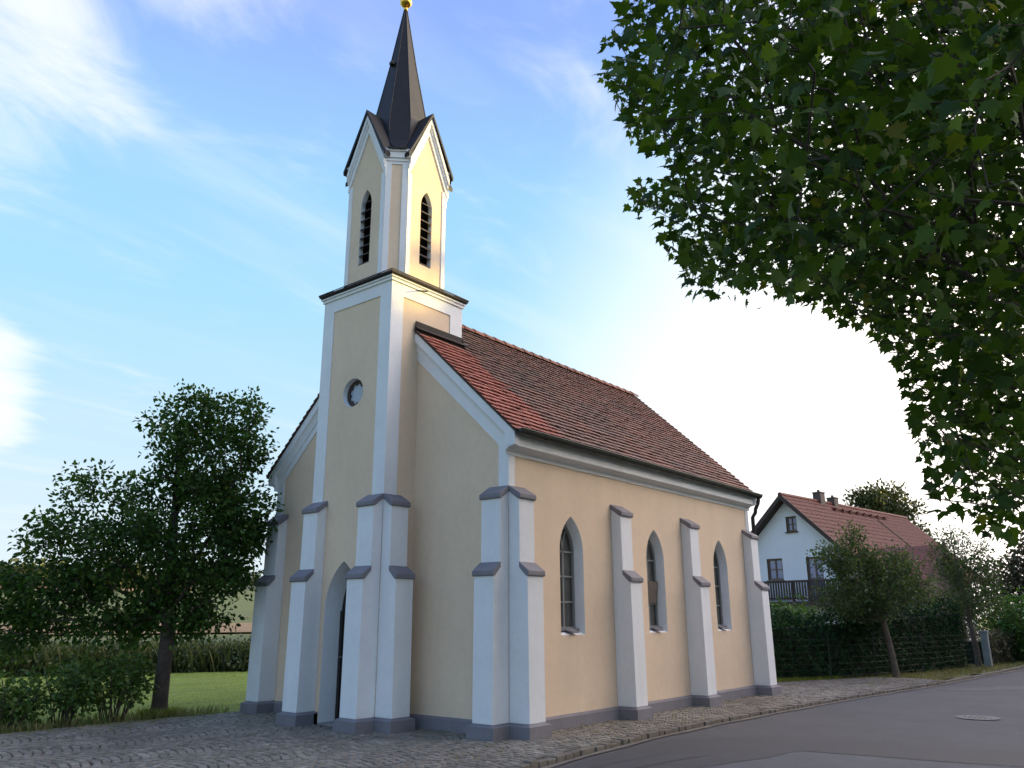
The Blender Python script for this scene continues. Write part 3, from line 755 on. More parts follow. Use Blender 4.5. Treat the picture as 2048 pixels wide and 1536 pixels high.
while x < L_ + 0.1:
    g = rng.uniform(0.7, 1.15)
    n = 8; ring0, ring1 = [], []
    for q in range(n + 1):
        t = math.pi * (q / n) ; ring0.append((x - 0.03, TCY + 0.125 * math.cos(t), zt(TCY) - 0.055 + 0.118 * math.sin(t))); ring1.append((x + 0.33, TCY + 0.108 * math.cos(t), zt(TCY) - 0.058 + 0.098 * math.sin(t)))
    rr = [(p[0] , TCY + (p[1] - TCY) * 0.86, zt(TCY) - 0.06 + (p[2] - zt(TCY) + 0.06) * 0.82) for p in ring0]
    cc = (0.27 * g, 0.105 * g, 0.062 * g)
    b.strip(ring0, ring1, closed=False, c=cc); b.strip(rr, ring0, closed=False, c=cc)
    x += 0.33
b.build('ridge_tiles', M['tile'], roof, fix=False)
# lead flashing round the tower foot
b = MB()
for y, s in ((TY0, -1), (TY1, 1)):
    zf = zt(A_)
    b.prism([(-0.12, zf + 0.135), (TX1 + 0.02, zf + 0.135), (TX1 + 0.16, zf - 0.10), (-0.12, zf - 0.10)], lambda u, v, t, y=y, s=s: (u, y + s * t, v), T_ + 0.004, T_ + 0.022)
    b.prism([(-0.13, 0), (TX1 + 0.14, 0), (TX1 + 0.14, 1), (-0.13, 1)], lambda u, v, t, y=y, s=s: (u, y + s * (0.02 + 0.07 * v), zf + 0.045 - 0.07 * v * 0.945 + t), 0, 0.014)
for s in (-1, 1):
    b.prism([(TCY, zt(TCY) + 0.12), (TCY + s * (TCY - A_ + 0.05), zt(A_) + 0.10), (TCY + s * (TCY - A_ + 0.05), zt(A_) - 0.1), (TCY, zt(TCY) - 0.1)], lambda u, v, t: (TX1 + t, u, v), T_ + 0.003, T_ + 0.02)
b.build('flashing', M['brownmetal'], roof)
# gutters
for y0, s in ((-0.252, 1), (W_ + 0.252, -1)):
    b = MB(); zg = 4.392
    def gprof(r): return [(y0 + r * math.cos(math.pi + math.pi * q / 10), zg + r * math.sin(math.pi + math.pi * q / 10)) for q in range(11)]
    po, pi_ = gprof(0.088), gprof(0.080)
    xa, xb = -0.085, L_ + 0.20
    b.strip([(xa, y, z) for y, z in po], [(xb, y, z) for y, z in po], closed=False)
    b.strip([(xa, y, z) for y, z in pi_], [(xb, y, z) for y, z in pi_], closed=False)
    for x in (xa, xb): b.add([(x, y, z) for y, z in po], [tuple(range(11))])
    b.tube([(xa, y0 - 0.088 if s > 0 else y0 + 0.088, zg + 0.004), (xb, y0 - 0.088 if s > 0 else y0 + 0.088, zg + 0.004)], 0.010, 6)
    gut = b.build('gutter', M['gutter'], chapel)
    for x in [0.555, 0.987] + [1.93 + 0.92 * k for k in range(8)]:
        b = MB(); pr_ = gprof(0.094)
        b.strip([(x - 0.013, y, z) for y, z in pr_], [(x + 0.013, y, z) for y, z in pr_], closed=False)
        b.box(x - 0.013, x + 0.013, min(y0, y0 + s * 0.06), max(y0, y0 + s * 0.06) - 0.0, zg - 0.005, zg + 0.001)
        b.build('bracket', M['gutter'], gut)
    b = MB()
    yo = y0; yw = (-0.03 if s > 0 else W_ + 0.03)
    b.tube([(L_ + 0.13, yo, zg - 0.02), (L_ + 0.13, yo, zg - 0.12), (L_ + 0.13, yo + s * 0.02, zg - 0.20), (L_ + 0.11, yo + s * 0.08, zg - 0.33), (L_ + 0.09, yw - s * 0.14, zg - 0.41),
            (L_ + 0.07, yw - s * 0.07, zg - 0.52), (L_ + 0.07, yw - s * 0.07, 3.0), (L_ + 0.07, yw - s * 0.07, 0.0)], 0.043, 12)
    b.build('downpipe', M['brownmetal'], gut, smooth=True)

# ------------------------------------------------------------------ foliage helpers
def leaf_mesh(name, tmpl, tris, pos, nrm, dirs, size, vals, material, parent=None):
    """copies of one leaf: tmpl (k,3) in (side, along, normal) coordinates"""
    n = len(pos); k = len(tmpl)
    d = dirs - nrm * np.sum(dirs * nrm, 1, keepdims=True); d /= np.linalg.norm(d, axis=1, keepdims=True) + 1e-9
    sd_ = np.cross(d, nrm)
    t = np.asarray(tmpl, float)
    V = pos[:, None, :] + size[:, None, None] * (t[None, :, 0:1] * rng.uniform(0.72, 1.12, (n, 1, 1)) * sd_[:, None, :] + t[None, :, 1:2] * d[:, None, :] + t[None, :, 2:3] * nrm[:, None, :])
    V = V.reshape(-1, 3)
    F = (np.asarray(tris)[None] + (np.arange(n) * k)[:, None, None]).reshape(-1, 3)
    me = bpy.data.meshes.new(name)
    me.vertices.add(len(V)); me.vertices.foreach_set('co', V.ravel())
    me.loops.add(F.size); me.loops.foreach_set('vertex_index', F.ravel().astype(np.int32))
    me.polygons.add(len(F)); me.polygons.foreach_set('loop_start', np.arange(0, F.size, 3, dtype=np.int32))
    me.polygons.foreach_set('loop_total', np.full(len(F), 3, dtype=np.int32))
    me.update(calc_edges=True)
    at = me.attributes.new('v', 'FLOAT', 'FACE'); at.data.foreach_set('value', np.repeat(vals, len(tris)).astype(np.float32))
    me.materials.append(material)
    o = bpy.data.objects.new(name, me); COL.objects.link(o)
    if parent: rooted(parent, o)
    return o
def unit(a): return a / (np.linalg.norm(a, axis=-1, keepdims=True) + 1e-9)
OVAL = ([(0, 0, 0), (0.30, 0.32, 0.05), (0.26, 0.66, 0.05), (0, 1, -0.04), (-0.26, 0.66, 0.05), (-0.30, 0.32, 0.05)], [(0, 1, 5), (1, 2, 5), (2, 4, 5), (2, 3, 4)])
BLADE = ([(-0.035, 0, 0), (0.035, 0, 0), (0.02, 0.6, 0.08), (0, 1, 0.25)], [(0, 1, 2), (0, 2, 3)])
NARROW = ([(0, 0, 0), (0.15, 0.4, 0.03), (0, 1, 0), (-0.15, 0.4, 0.03)], [(0, 1, 3), (1, 2, 3)])
_mo = [(0, 0), (0.10, -0.02), (0.30, -0.06), (0.25, 0.10), (0.50, 0.22), (0.36, 0.30), (0.42, 0.46), (0.22, 0.46), (0.17, 0.62), (0.10, 0.70), (0.0, 0.95)]
_mo = _mo + [(-x, y) for x, y in reversed(_mo[1:-1])]
MAPLE = ([(x, y, 0.16 * abs(x) - 0.75 * x * x - 0.30 * max(0, y - 0.35) ** 1.3) for x, y in _mo] + [(0, 0.33, 0.02)], [(20, i, (i + 1) % 20) for i in range(20)])

def branches(name, trunk, rad, clusters, material, parent, bf=0.45, tip=0.006, p=2.3, step=0.5, seg=6, sag=0.0, rmin_frac=0.16):
    """grows limbs from the trunk to every leaf cluster; thickness follows how much each limb carries"""
    nodes = [np.array(q, float) for q in trunk]; par = [i - 1 for i in range(len(trunk))]; plen = [0.0]
    for i in range(1, len(trunk)): plen.append(plen[-1] + np.linalg.norm(nodes[i] - nodes[i - 1]))
    nt_ = len(trunk); first = max(1, nt_ - max(2, int(nt_ * 0.7)))
    order = np.argsort([min(np.linalg.norm(c - q) for q in nodes[first:]) for c in clusters])
    cap_ = len(clusters) * 8 + nt_
    NA = np.zeros((cap_, 3)); PL = np.zeros(cap_); cnt = nt_
    NA[:nt_] = nodes; PL[:nt_] = plen; PL[:first] += 99
    for ci in order:
        c = clusters[ci]
        dist = np.linalg.norm(NA[:cnt] - c, axis=1); k = int(np.argmin(dist + bf * PL[:cnt]))
        a = NA[k].copy(); m = max(1, min(7, int(dist[k] / step)))
        prev = k
        for j in range(1, m + 1):
            t = j / m; q = a + (c - a) * t
            if j < m: q = q + rng.normal(0, 0.06 * dist[k] / m + 0.015, 3) + np.array((0, 0, 0.10 * dist[k] * t * (1 - t) - sag * t * (1 - t)))
            nodes.append(q); par.append(prev); NA[cnt] = q; PL[cnt] = PL[prev] + np.linalg.norm(q - NA[prev]); prev = cnt; cnt += 1
    r = np.zeros(cnt); ch = np.zeros(cnt, int)
    for i in range(nt_, cnt): ch[par[i]] += 1
    acc = np.zeros(cnt)
    for i in range(cnt - 1, nt_ - 1, -1):
        if acc[i] == 0: acc[i] = tip ** p
        acc[par[i]] += acc[i] * 1.0
    r = acc ** (1 / p)
    b = MB()
    for i in range(nt_, cnt):
        k = par[i]; rk = min(r[i] * 1.12, r[k]) if k >= nt_ else min(r[i] * 1.25, rad[k] * 0.75)
        b.tube([NA[k], NA[i]], [rk, r[i]], seg if r[i] > 0.02 else 4, cap=False)
    # trunk with flare and slight wobble
    P, Q = [], []
    for i in range(nt_ - 1):
        for s in range(4):
            t = s / 4; P.append(nodes[i] + (nodes[i + 1] - nodes[i]) * t); Q.append(rad[i] + (rad[i + 1] - rad[i]) * t)
    P.append(nodes[nt_ - 1]); Q.append(rad[nt_ - 1])
    b.tube(P, Q, 14)
    o = b.build(name, material, fix=False, smooth=True); rooted(parent, o); return o

def ellipsoid_clusters(ells, n, shell=0.5, gap=0.22, mind=0.0):
    """points through the volume of some ellipsoids, thicker towards the outside, with hollows"""
    vol = np.array([e[3] * e[4] * e[5] for e in ells]); pick = rng.choice(len(ells), n * 4, p=vol / vol.sum())
    d = unit(rng.normal(size=(n * 4, 3))); rr = rng.random(n * 4) ** (1 / 3); rr = shell + (1 - shell) * rr * rng.choice([1, 1, 0.6], n * 4)
    E = np.array(ells)[pick]
    P = E[:, :3] + d * rr[:, None] * E[:, 3:6]
    g = np.sin(P[:, 0] * 3.1 + 1.7) * np.sin(P[:, 1] * 2.7 + 0.6) * np.sin(P[:, 2] * 3.3 + 2.1)
    P = P[(g > -gap - 0.25 * rng.random(len(P)))]
    return P[:n]

def foliage(name, C, per, sig, size, tmpl, material, parent, droop=0.35, upn=0.7, centre=None, jit=0.25, sink=0.0):
    n = len(C) * per
    c = np.repeat(C, per, 0)
    off = np.clip(rng.normal(size=(n, 3)), -1.7, 1.7) * np.array(sig); pos = c + off
    ctr = C.mean(0) if centre is None else np.array(centre)
    out = unit(c - ctr) * 0.5 + unit(off) * 0.9 + rng.normal(0, 0.35, (n, 3)); out[:, 2] -= droop
    nr = unit(rng.normal(size=(n, 3)) * 0.75 + np.array((0, 0, upn)))
    cv = np.repeat(rng.normal(0, 0.18, len(C)), per)
    v = np.clip(rng.normal(0.46, 0.17, n) + cv, 0, 1)
    return leaf_mesh(name, *tmpl, pos, nr, unit(out), size * rng.uniform(1 - jit, 1 + jit, n), v, material, parent)

# pear tree on the lawn's edge
SX, SY = rt0[0], rt0[1]                                   # photo-right direction on the ground
TB = np.array((-1.58, 6.63, 0.0))
def rel(s, d, z):
    s = s * 0.72 - 0.10 if s > 0 else s - 0.06
    return (TB[0] + s * SX + d * 0.6, TB[1] + s * SY + d * 0.8, z)
ell = [(*rel(0.10, 0.1, 5.45), 0.62, 0.62, 0.55), (*rel(-0.60, 0, 5.3), 0.34, 0.4, 0.32), (*rel(1.30, 0.05, 5.4), 0.55, 0.6, 0.52), (*rel(1.85, 0, 4.65), 0.45, 0.5, 0.42), (*rel(0.60, 0.1, 4.6), 1.0, 1.0, 0.9),
       (*rel(1.55, 0.1, 3.5), 0.62, 0.8, 0.85), (*rel(0.40, 0.2, 3.2), 1.35, 1.4, 1.2), (*rel(1.30, 0.1, 2.35), 0.62, 0.8, 0.42), (*rel(-1.20, 0, 4.0), 0.85, 0.75, 0.42), (*rel(-2.0, 0, 4.12), 0.38, 0.35, 0.2),
       (*rel(-2.25, -0.1, 3.45), 0.55, 0.5, 0.36), (*rel(-2.7, -0.1, 3.65), 0.22, 0.22, 0.2), (*rel(-1.5, 0, 2.85), 1.15, 1.1, 0.75), (*rel(-2.2, 0, 2.05), 1.15, 1.0, 0.62), (*rel(-2.75, -0.1, 1.5), 1.05, 0.85, 0.42),
       (*rel(-0.95, 0.1, 1.9), 1.1, 1.0, 0.52), (*rel(0.1, 0.3, 1.72), 1.0, 0.9, 0.45), (*rel(0.95, 0.2, 1.62), 0.55, 0.6, 0.3), (*rel(-0.9, 0.1, 1.42), 0.8, 0.7, 0.33), (*rel(-0.45, 0, 4.75), 0.55, 0.6, 0.4)]
C = ellipsoid_clusters(ell, 1120, 0.30, 0.30)
pear = tag(empty('pear_tree', tuple(TB)), 'dense dark green tree with thick brown trunk at the edge of the lawn', 'tree')
branches('trunk', [rel(0.14, 0, -0.15), rel(0.14, 0, 0.25), rel(0.14, 0, 0.9), rel(0.16, 0.02, 1.5), rel(0.05, 0.05, 2.3), rel(-0.05, 0.1, 3.3), rel(-0.1, 0.1, 4.4), rel(-0.2, 0.1, 5.2)],
         [0.16, 0.136, 0.126, 0.125, 0.095, 0.075, 0.045, 0.02], C, M['bark'], pear, 0.5, 0.006)
foliage('crown', C, 28, (0.115, 0.115, 0.105), 0.094, OVAL, M['pear'], pear, 0.45, 0.45)

# shrubs under it
def shrub(loc, h, wd, nst, per, material, label, name='shrub', lsize=0.07, low=0.35, bark='bark', cat='shrub', group=None, bare=True):
    root = tag(empty(name, loc), label, cat, group)
    C = []; b = MB()
    for i in range(nst):
        a = rng.uniform(0, 2 * math.pi); r = wd * math.sqrt(rng.random())
        top = np.array((loc[0] + r * math.cos(a), loc[1] + r * math.sin(a), loc[2] + h * rng.uniform(0.72, 1.0) * (1 - 0.25 * (r / wd) ** 2)))
        bs = np.array((loc[0] + 0.25 * r * math.cos(a) + rng.normal(0, 0.05), loc[1] + 0.25 * r * math.sin(a) + rng.normal(0, 0.05), loc[2] - 0.1))
        mid = bs + (top - bs) * 0.5 + np.array((rng.normal(0, 0.04), rng.normal(0, 0.04), 0.06 * h))
        b.tube([bs, (bs + mid) / 2, mid, (mid + top) / 2, top], [0.012, 0.011, 0.009, 0.007, 0.004], 5)
        for t in np.linspace(low, 1.0, 6):
            C.append(bs + (top - bs) * t + rng.normal(0, 0.10, 3) * wd)
    rooted(root, b.build('stems', M[bark], fix=False, smooth=True))
    foliage('leaves', np.array(C), per, (0.12 * wd / 0.6, 0.12 * wd / 0.6, 0.10), lsize, OVAL, material, root, 0.3, 0.6)
    return root
shrub((-2.45, 6.45, 0), 1.12, 0.48, 22, 11, M['shrub'], 'leafy multi-stemmed green shrub beside the trunk of the dark tree', lsize=0.085, low=0.58)
shrub((-3.25, 6.55, 0), 1.00, 0.55, 22, 11, M['shrub'], 'green shrub with bare lower stems between the two other shrubs', lsize=0.085, low=0.55)
shrub((-4.05, 6.75, 0), 0.82, 0.55, 22, 11, M['shrub'], 'low green shrub leaning into the left edge of the picture', lsize=0.085, low=0.40)

# maple overhanging from the right
OUT = [(1255, 0), (1215, 60), (1200, 110), (1205, 165), (1245, 200), (1262, 285), (1330, 300), (1345, 345), (1262, 365), (1250, 420), (1318, 432), (1320, 492), (1362, 505), (1368, 560), (1385, 592), (1480, 603),
       (1565, 595), (1630, 615), (1720, 640), (1765, 695), (1800, 740), (1822, 810), (1830, 880), (1850, 950), (1872, 1010), (1900, 1050), (1965, 1078), (2060, 1085), (2500, 1120), (5000, 1150), (5000, -4000), (1500, -4000), (1320, -500)]
MT = np.array((-1.3, -8.9, 0.0))
def maple_ok(P, shrink=0.0):
    u, v, z = project(P)
    front = z > 0.4
    ok = np.ones(len(P), bool)
    ins = inside(u + shrink, v + shrink, OUT)
    ok[front] = ins[front]
    d = np.linalg.norm((P - CAM), axis=1)
    return ok & (d > 2.6)
mc = np.array((-1.6, -8.0, 6.2))
n0 = 60000
d = unit(rng.normal(size=(n0, 3))); rr = rng.random(n0) ** (1 / 2.4)
P = mc + d * rr[:, None] * np.array((5.4, 5.4, 4.6))
P = P[maple_ok(P, 22) & maple_ok(P + np.array((0, 0, 0.15)), 0) & (P[:, 2] > 2.1)]
u, v, z = project(P)
vis = (z > 0.4) & (u < 2200) & (v > -150)
g = np.sin(P[:, 0] * 2.3 + 0.4) * np.sin(P[:, 1] * 2.1 + 1.1) * np.sin(P[:, 2] * 2.6 + 0.3)
keep = g > -0.24 - 0.25 * rng.random(len(P))
Pv, Po = P[vis & keep][:1950], P[~vis & keep][:450]
C = np.concatenate([Pv, Po])
maple = tag(empty('maple_tree', tuple(MT)), 'big overhanging leafy maple filling the upper right corner beside the road', 'tree')
branches('trunk', [tuple(MT + q) for q in np.array(((0, 0, -0.2), (0, 0, 0.4), (0.02, 0.05, 1.5), (0.0, 0.1, 2.6), (-0.05, 0.2, 4.0), (-0.1, 0.35, 5.6), (-0.15, 0.5, 7.2), (-0.2, 0.6, 9.0)))],
         [0.30, 0.24, 0.21, 0.19, 0.15, 0.11, 0.07, 0.03], C, M['bark_dark'], maple, 0.4, 0.0045, 2.35, 0.6, 6, 0.15)
per = 12; n = len(C) * per
c = np.repeat(C, per, 0); off = rng.normal(size=(n, 3)) * np.array((0.20, 0.20, 0.11)); pos = c + off
k = maple_ok(pos, 0) | (maple_ok(pos, -16) & (rng.random(n) < 0.5)); cval = np.repeat(rng.normal(0, 0.17, len(C)), per)
pos, off, c, cval = pos[k], off[k], c[k], cval[k]; n = len(pos)
out = unit(off) * 0.8 + unit(c - np.array((MT[0], MT[1], 6.0))) * 0.5 + rng.normal(0, 0.3, (n, 3)); out[:, 2] -= rng.uniform(0.1, 1.3, n)
nr = unit(rng.normal(size=(n, 3)) * 0.75 + np.array((0, 0, 0.75)))
leaf_mesh('crown', *MAPLE, pos, nr, unit(out), 0.131 * rng.uniform(0.55, 1.2, n), np.clip(rng.normal(0.40, 0.16, n) + cval, 0, 1), M['maple'], maple)

# two street trees by the hedge
def street_tree(base, ells, n, per, lsize, label, trunk, rad, name='street_tree', material='street', bark='bark_light', sig=0.13, tm=OVAL, group='young street trees by the hedge', upn=0.45):
    base = np.array(base, float); root = tag(empty(name, tuple(base)), label, 'tree', group)
    C = ellipsoid_clusters([(base[0] + e[0] * SX + e[1] * 0.63, base[1] + e[0] * SY + e[1] * 0.77, base[2] + e[2], e[3], e[4], e[5]) for e in ells], n, 0.2, 0.35)
    branches('trunk', [(base[0] + q[0] * SX, base[1] + q[0] * SY, base[2] + q[1]) for q in trunk], rad, C, M[bark], root, 0.6, 0.006, 2.2, 0.5)
    foliage('crown', C, per, (sig, sig, sig * 1.05), lsize, tm, M[material], root, -0.2, upn)
    return root
street_tree((16.12, -0.79, 0), [(-0.35, 0, 2.5, 1.45, 1.3, 0.95), (-0.75, 0, 3.3, 0.85, 0.8, 0.75), (-1.35, 0, 3.35, 0.85, 0.7, 0.4), (0.35, 0, 3.0, 0.95, 0.9, 0.65), (-0.75, 0, 3.95, 0.38, 0.4, 0.42), (-1.0, 0, 2.0, 1.1, 1.0, 0.55), (0.9, 0, 2.55, 0.7, 0.7, 0.6)],
            640, 19, 0.090, 'young tree with wide feathery crown and thin pale trunk, on the cobble edge', [(0.12, -0.1), (0.10, 0.3), (0.02, 1.0), (-0.05, 1.5), (-0.15, 2.2), (-0.3, 3.0), (-0.4, 3.8)], [0.11, 0.095, 0.08, 0.075, 0.05, 0.03, 0.012])
street_tree((23.57, -1.63, 0), [(0.1, 0, 2.6, 1.15, 1.1, 1.0), (-0.3, 0, 3.7, 0.95, 0.9, 0.85), (0.6, 0, 3.5, 0.9, 0.8, 0.7), (-0.5, 0, 4.5, 0.45, 0.45, 0.45), (0.2, 0, 1.9, 0.9, 0.9, 0.5)],
            440, 14, 0.085, 'young tree with narrow gauzy crown beside the concrete post', [(0, -0.1), (0, 0.4), (-0.05, 1.1), (-0.1, 2.0), (-0.2, 3.2), (-0.3, 4.3)], [0.12, 0.10, 0.085, 0.06, 0.035, 0.012], sig=0.15)

# hedge
HL = [(10.6, 4.6), (11.5, 3.1), (12.9, 1.75), (14.3, 0.75), (16.2, 0.15), (19, -0.45), (22.9, -1.05)]
def hedge(name, pts, wd, h, n, material, label, lsize, top=0.1, rise=0.0):
    root = tag(empty(name, (pts[0][0], pts[0][1], 0)), label, 'hedge')
    seg = np.array(pts); ln = np.linalg.norm(np.diff(seg, axis=0), axis=1); cum = np.concatenate([[0], np.cumsum(ln)])
    b = MB(); Lp, Rp, Lt, Rt = [], [], [], []
    for i in range(len(seg)):
        t = unit(seg[min(i + 1, len(seg) - 1)] - seg[max(i - 1, 0)]); nn = np.array((-t[1], t[0]))
        for lst, s, z in ((Lp, 1, -0.1), (Rp, -1, -0.1), (Lt, 1, h - 0.28), (Rt, -1, h - 0.28)):
            lst.append((*(seg[i] + nn * s * (wd / 2 - 0.16)), z + (rise * (cum[i] / cum[-1] - 0.5) if z > 0 else 0)))
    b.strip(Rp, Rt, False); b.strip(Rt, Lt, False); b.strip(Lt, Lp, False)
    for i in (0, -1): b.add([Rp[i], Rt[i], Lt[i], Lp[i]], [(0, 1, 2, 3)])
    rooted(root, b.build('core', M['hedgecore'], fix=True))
    s = rng.random(n) * cum[-1]; x = np.interp(s, cum, seg[:, 0]); y = np.interp(s, cum, seg[:, 1])
    x2 = np.interp(np.minimum(s + 0.3, cum[-1]), cum, seg[:, 0]) - np.interp(np.maximum(s - 0.3, 0), cum, seg[:, 0]); y2 = np.interp(np.minimum(s + 0.3, cum[-1]), cum, seg[:, 1]) - np.interp(np.maximum(s - 0.3, 0), cum, seg[:, 1])
    t = unit(np.stack([x2, y2], 1)); nn = np.stack([-t[:, 1], t[:, 0]], 1)
    q = rng.random(n); side = np.where(q < 0.62, -1, np.where(q < 0.74, 1, 0))
    hh = h + rise * (s / cum[-1] - 0.5) + top * np.sin(s * 1.9) + top * 0.6 * np.sin(s * 4.7 + 1)
    zz = np.where(side == 0, hh + rng.normal(0, 0.09, n), rng.random(n) * hh)
    lat = np.where(side == 0, rng.uniform(-0.5, 0.5, n) * wd, side * (wd / 2 - np.abs(rng.normal(0, 0.07, n)) + 0.05 * np.sin(s * 6 + zz * 5)))
    pos = np.stack([x + nn[:, 0] * lat, y + nn[:, 1] * lat, zz], 1)
    on = np.stack([nn[:, 0] * side, nn[:, 1] * side, (side == 0) * 1.0 + 0.35], 1)
    nr = unit(on + rng.normal(0, 0.6, (n, 3))); dr = unit(rng.normal(0, 1, (n, 3)) + on * 0.5)
    leaf_mesh('leaves', *OVAL, pos, nr, dr, lsize * rng.uniform(0.7, 1.3, n), np.clip(rng.normal(0.4, 0.22, n) + 0.15 * (side == 0), 0, 1), material, root)
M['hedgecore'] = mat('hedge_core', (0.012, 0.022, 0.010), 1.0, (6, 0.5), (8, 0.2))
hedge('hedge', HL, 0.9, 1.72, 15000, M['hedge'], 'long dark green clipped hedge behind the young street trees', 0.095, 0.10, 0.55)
hedge('hedge', [(24.6, -1.35), (29, -2.0), (34, -2.3)], 0.9, 1.05, 3500, M['brownleaf'], 'low brownish hedge continuing past the concrete post at the far right', 0.10, 0.06)
# wire fence in front of the hedge
wf = tag(empty('wire_fence', (12.7, 0.9, 0)), 'thin green wire mesh fence standing against the dark hedge', 'fence')
fp = [(10.25, 4.4), (11.1, 2.75), (12.6, 1.28), (14.1, 0.22), (16.1, -0.38), (19, -0.97), (22.9, -1.58)]
for i in range(len(fp) - 1):
    for t in (0,):
        p = np.array(fp[i]) * (1 - t) + np.array(fp[i + 1]) * t
        b = MB(); b.tube([(p[0], p[1], -0.1), (p[0], p[1], 1.15)], 0.014, 8); rooted(wf, b.build('post', M['wire']))
b = MB()
for z in np.arange(0.08, 1.12, 0.16): b.tube([(x, y, z) for x, y in fp], 0.0022, 4)
rooted(wf, b.build('wire', M['wire'], fix=False))
post = tag(empty('concrete_post', (23.43, -1.96, 0)), 'square weathered concrete post at the hedge end by the kerb', 'post')
b = MB(); b.box(-0.13, 0.13, -0.11, 0.11, -0.1, 1.12); b.build('shaft', M['concrete'], post, bevel=0.02)
b = MB(); b.strip([(-0.15, -0.13, 1.12), (0.15, -0.13, 1.12), (0.15, 0.13, 1.12), (-0.15, 0.13, 1.12)], [(-0.14, -0.12, 1.17), (0.14, -0.12, 1.17), (0.14, 0.12, 1.17), (-0.14, 0.12, 1.17)])
b.add([(-0.14, -0.12, 1.17), (0.14, -0.12, 1.17), (0.14, 0.12, 1.17), (-0.14, 0.12, 1.17)], [(0, 1, 2, 3)]); b.add([(-0.15, -0.13, 1.12), (0.15, -0.13, 1.12), (0.15, 0.13, 1.12), (-0.15, 0.13, 1.12)], [(3, 2, 1, 0)]); b.build('cap', M['concrete'], post)

# ------------------------------------------------------------------ house on the right
HA = R(-8)
G = np.array((30.75, 7.22, 0.0))
hn = np.array((math.cos(HA), math.sin(HA), 0)); hs = np.array((math.sin(HA), -math.cos(HA), 0)); hz = np.array((0, 0, 1.0))
house = tag(empty('house', tuple(G)), 'white gabled house with red tiled roof and dark wooden balcony behind the hedge', 'house')
def hf(s, z, n=0.0): return tuple(G + hs * s + hz * z + hn * n)
def hb(b, s0, s1, n0, n1, z0, z1): b.obox(G, hs, hn, hz, s0, s1, n0, n1, z0, z1)
HP, HSL, HE = 7.50, 0.97, 3.35
wins = [(-0.10, 0.46, 5.72, 6.46), (-1.34, -0.50, 3.42, 4.46), (0.76, 1.58, 2.45, 4.44), (-1.02, -0.36, 1.15, 2.02)]
zw = lambda s: HP - 0.22 - HSL * abs(s)
b = MB()
b.sheet([(-HE, -0.2), (HE, -0.2), (HE, zw(HE)), (0, zw(0)), (-HE, zw(HE))], [[(a, c), (b_, c), (b_, d), (a, d)] for a, b_, c, d in wins], lambda u, v: hf(u, v))
b.sheet([(-HE, -0.2), (HE, -0.2), (HE, zw(HE)), (0, zw(0)), (-HE, zw(HE))], [], lambda u, v: hf(u, v, 14.0))
for s in (-HE, HE): b.add([hf(s, -0.2), hf(s, -0.2, 14), hf(s, zw(HE), 14), hf(s, zw(HE))], [(0, 1, 2, 3)])
rooted(house, b.build('wall', M['hwall']))
b = MB()
ov = HE + 0.65
b.prism([(0, HP), (ov, HP - HSL * ov), (ov, HP - HSL * ov - 0.16), (0, HP - 0.2), (-ov, HP - HSL * ov - 0.16), (-ov, HP - HSL * ov)], lambda u, v, t: hf(u, v, t), -0.5, 14.6)
roofh = rooted(house, b.build('roof', M['hwood']))
b = MB()
for sd_ in (-1, 1):
    for r in range(16):
        s0, s1 = r * ov / 16, (r + 1) * ov / 16 + 0.05
        for c in range(50):
            n0 = -0.52 + c * 0.304
            for q in range(3):
                a0, a1 = n0 + q * 0.1, n0 + (q + 1) * 0.1
                h0, h1 = [0.02, 0.065, 0.045][q], [0.065, 0.045, 0.02][q]
                b.add([hf(sd_ * s0, HP - HSL * s0 + h0 - 0.005, a0), hf(sd_ * s0, HP - HSL * s0 + h1 - 0.005, a1), hf(sd_ * s1, HP - HSL * s1 + h1 + 0.03, a1), hf(sd_ * s1, HP - HSL * s1 + h0 + 0.03, a0)], [(0, 1, 2, 3)], float(0))
rt_ = b.build('roof_tiles', M['htile'], fix=False); rt_.parent = roofh; rt_.matrix_parent_inverse = Matrix.Identity(4); rt_.matrix_parent_inverse = roofh.matrix_parent_inverse
def under(par, o): o.parent = par; o.matrix_parent_inverse = Matrix.Translation(-house.location) if par is house else Matrix.Identity(4); return o
rt_.matrix_parent_inverse = Matrix.Identity(4)
b = MB(); b.tube([hf(0, HP + 0.02, -0.55), hf(0, HP + 0.02, 14.65)], 0.11, 10); under(roofh, b.build('ridge_tiles', M['htile']))
b = MB()
for sd_ in (-1, 1):
    b.prism([(0, HP + 0.05), (sd_ * ov, HP - HSL * ov + 0.05), (sd_ * ov, HP - HSL * ov - 0.20), (0, HP - 0.22)], lambda u, v, t: hf(u, v, t), -0.56, -0.50)
under(roofh, b.build('verge_board', M['hwood']))
for n0, w_, h in ((3.30, 0.50, 7.98), (4.85, 0.46, 7.84)):
    b = MB(); hb(b, -0.21, 0.21, n0, n0 + w_, 6.9, h); hb(b, -0.24, 0.24, n0 - 0.03, n0 + w_ + 0.03, h, h + 0.05)
    b.tube([hf(0, h + 0.05, n0 + w_ / 2), hf(0, h + 0.18, n0 + w_ / 2)], 0.07, 10)
    under(roofh, b.build('chimney', M['chim']))
b = MB()
for k in range(8): hb(b, 0.30, 0.62, 4.1 + k * 0.85, 4.35 + k * 0.85, HP - 0.36, HP - 0.30 + 0.02)
b.tube([hf(0.5, HP - 0.32, 4.0), hf(0.5, HP - 0.32, 10.6)], 0.035, 6)
under(roofh, b.build('snow_guard', M['htile']))
b = MB(); b.prism([(0.7, HP - HSL * 0.7 + 0.13), (3.2, HP - HSL * 3.2 + 0.13), (3.2, HP - HSL * 3.2), (0.7, HP - HSL * 0.7)], lambda u, v, t: hf(u, v, t), 8.8, 8.86); under(roofh, b.build('cable_trim', M['hwood']))
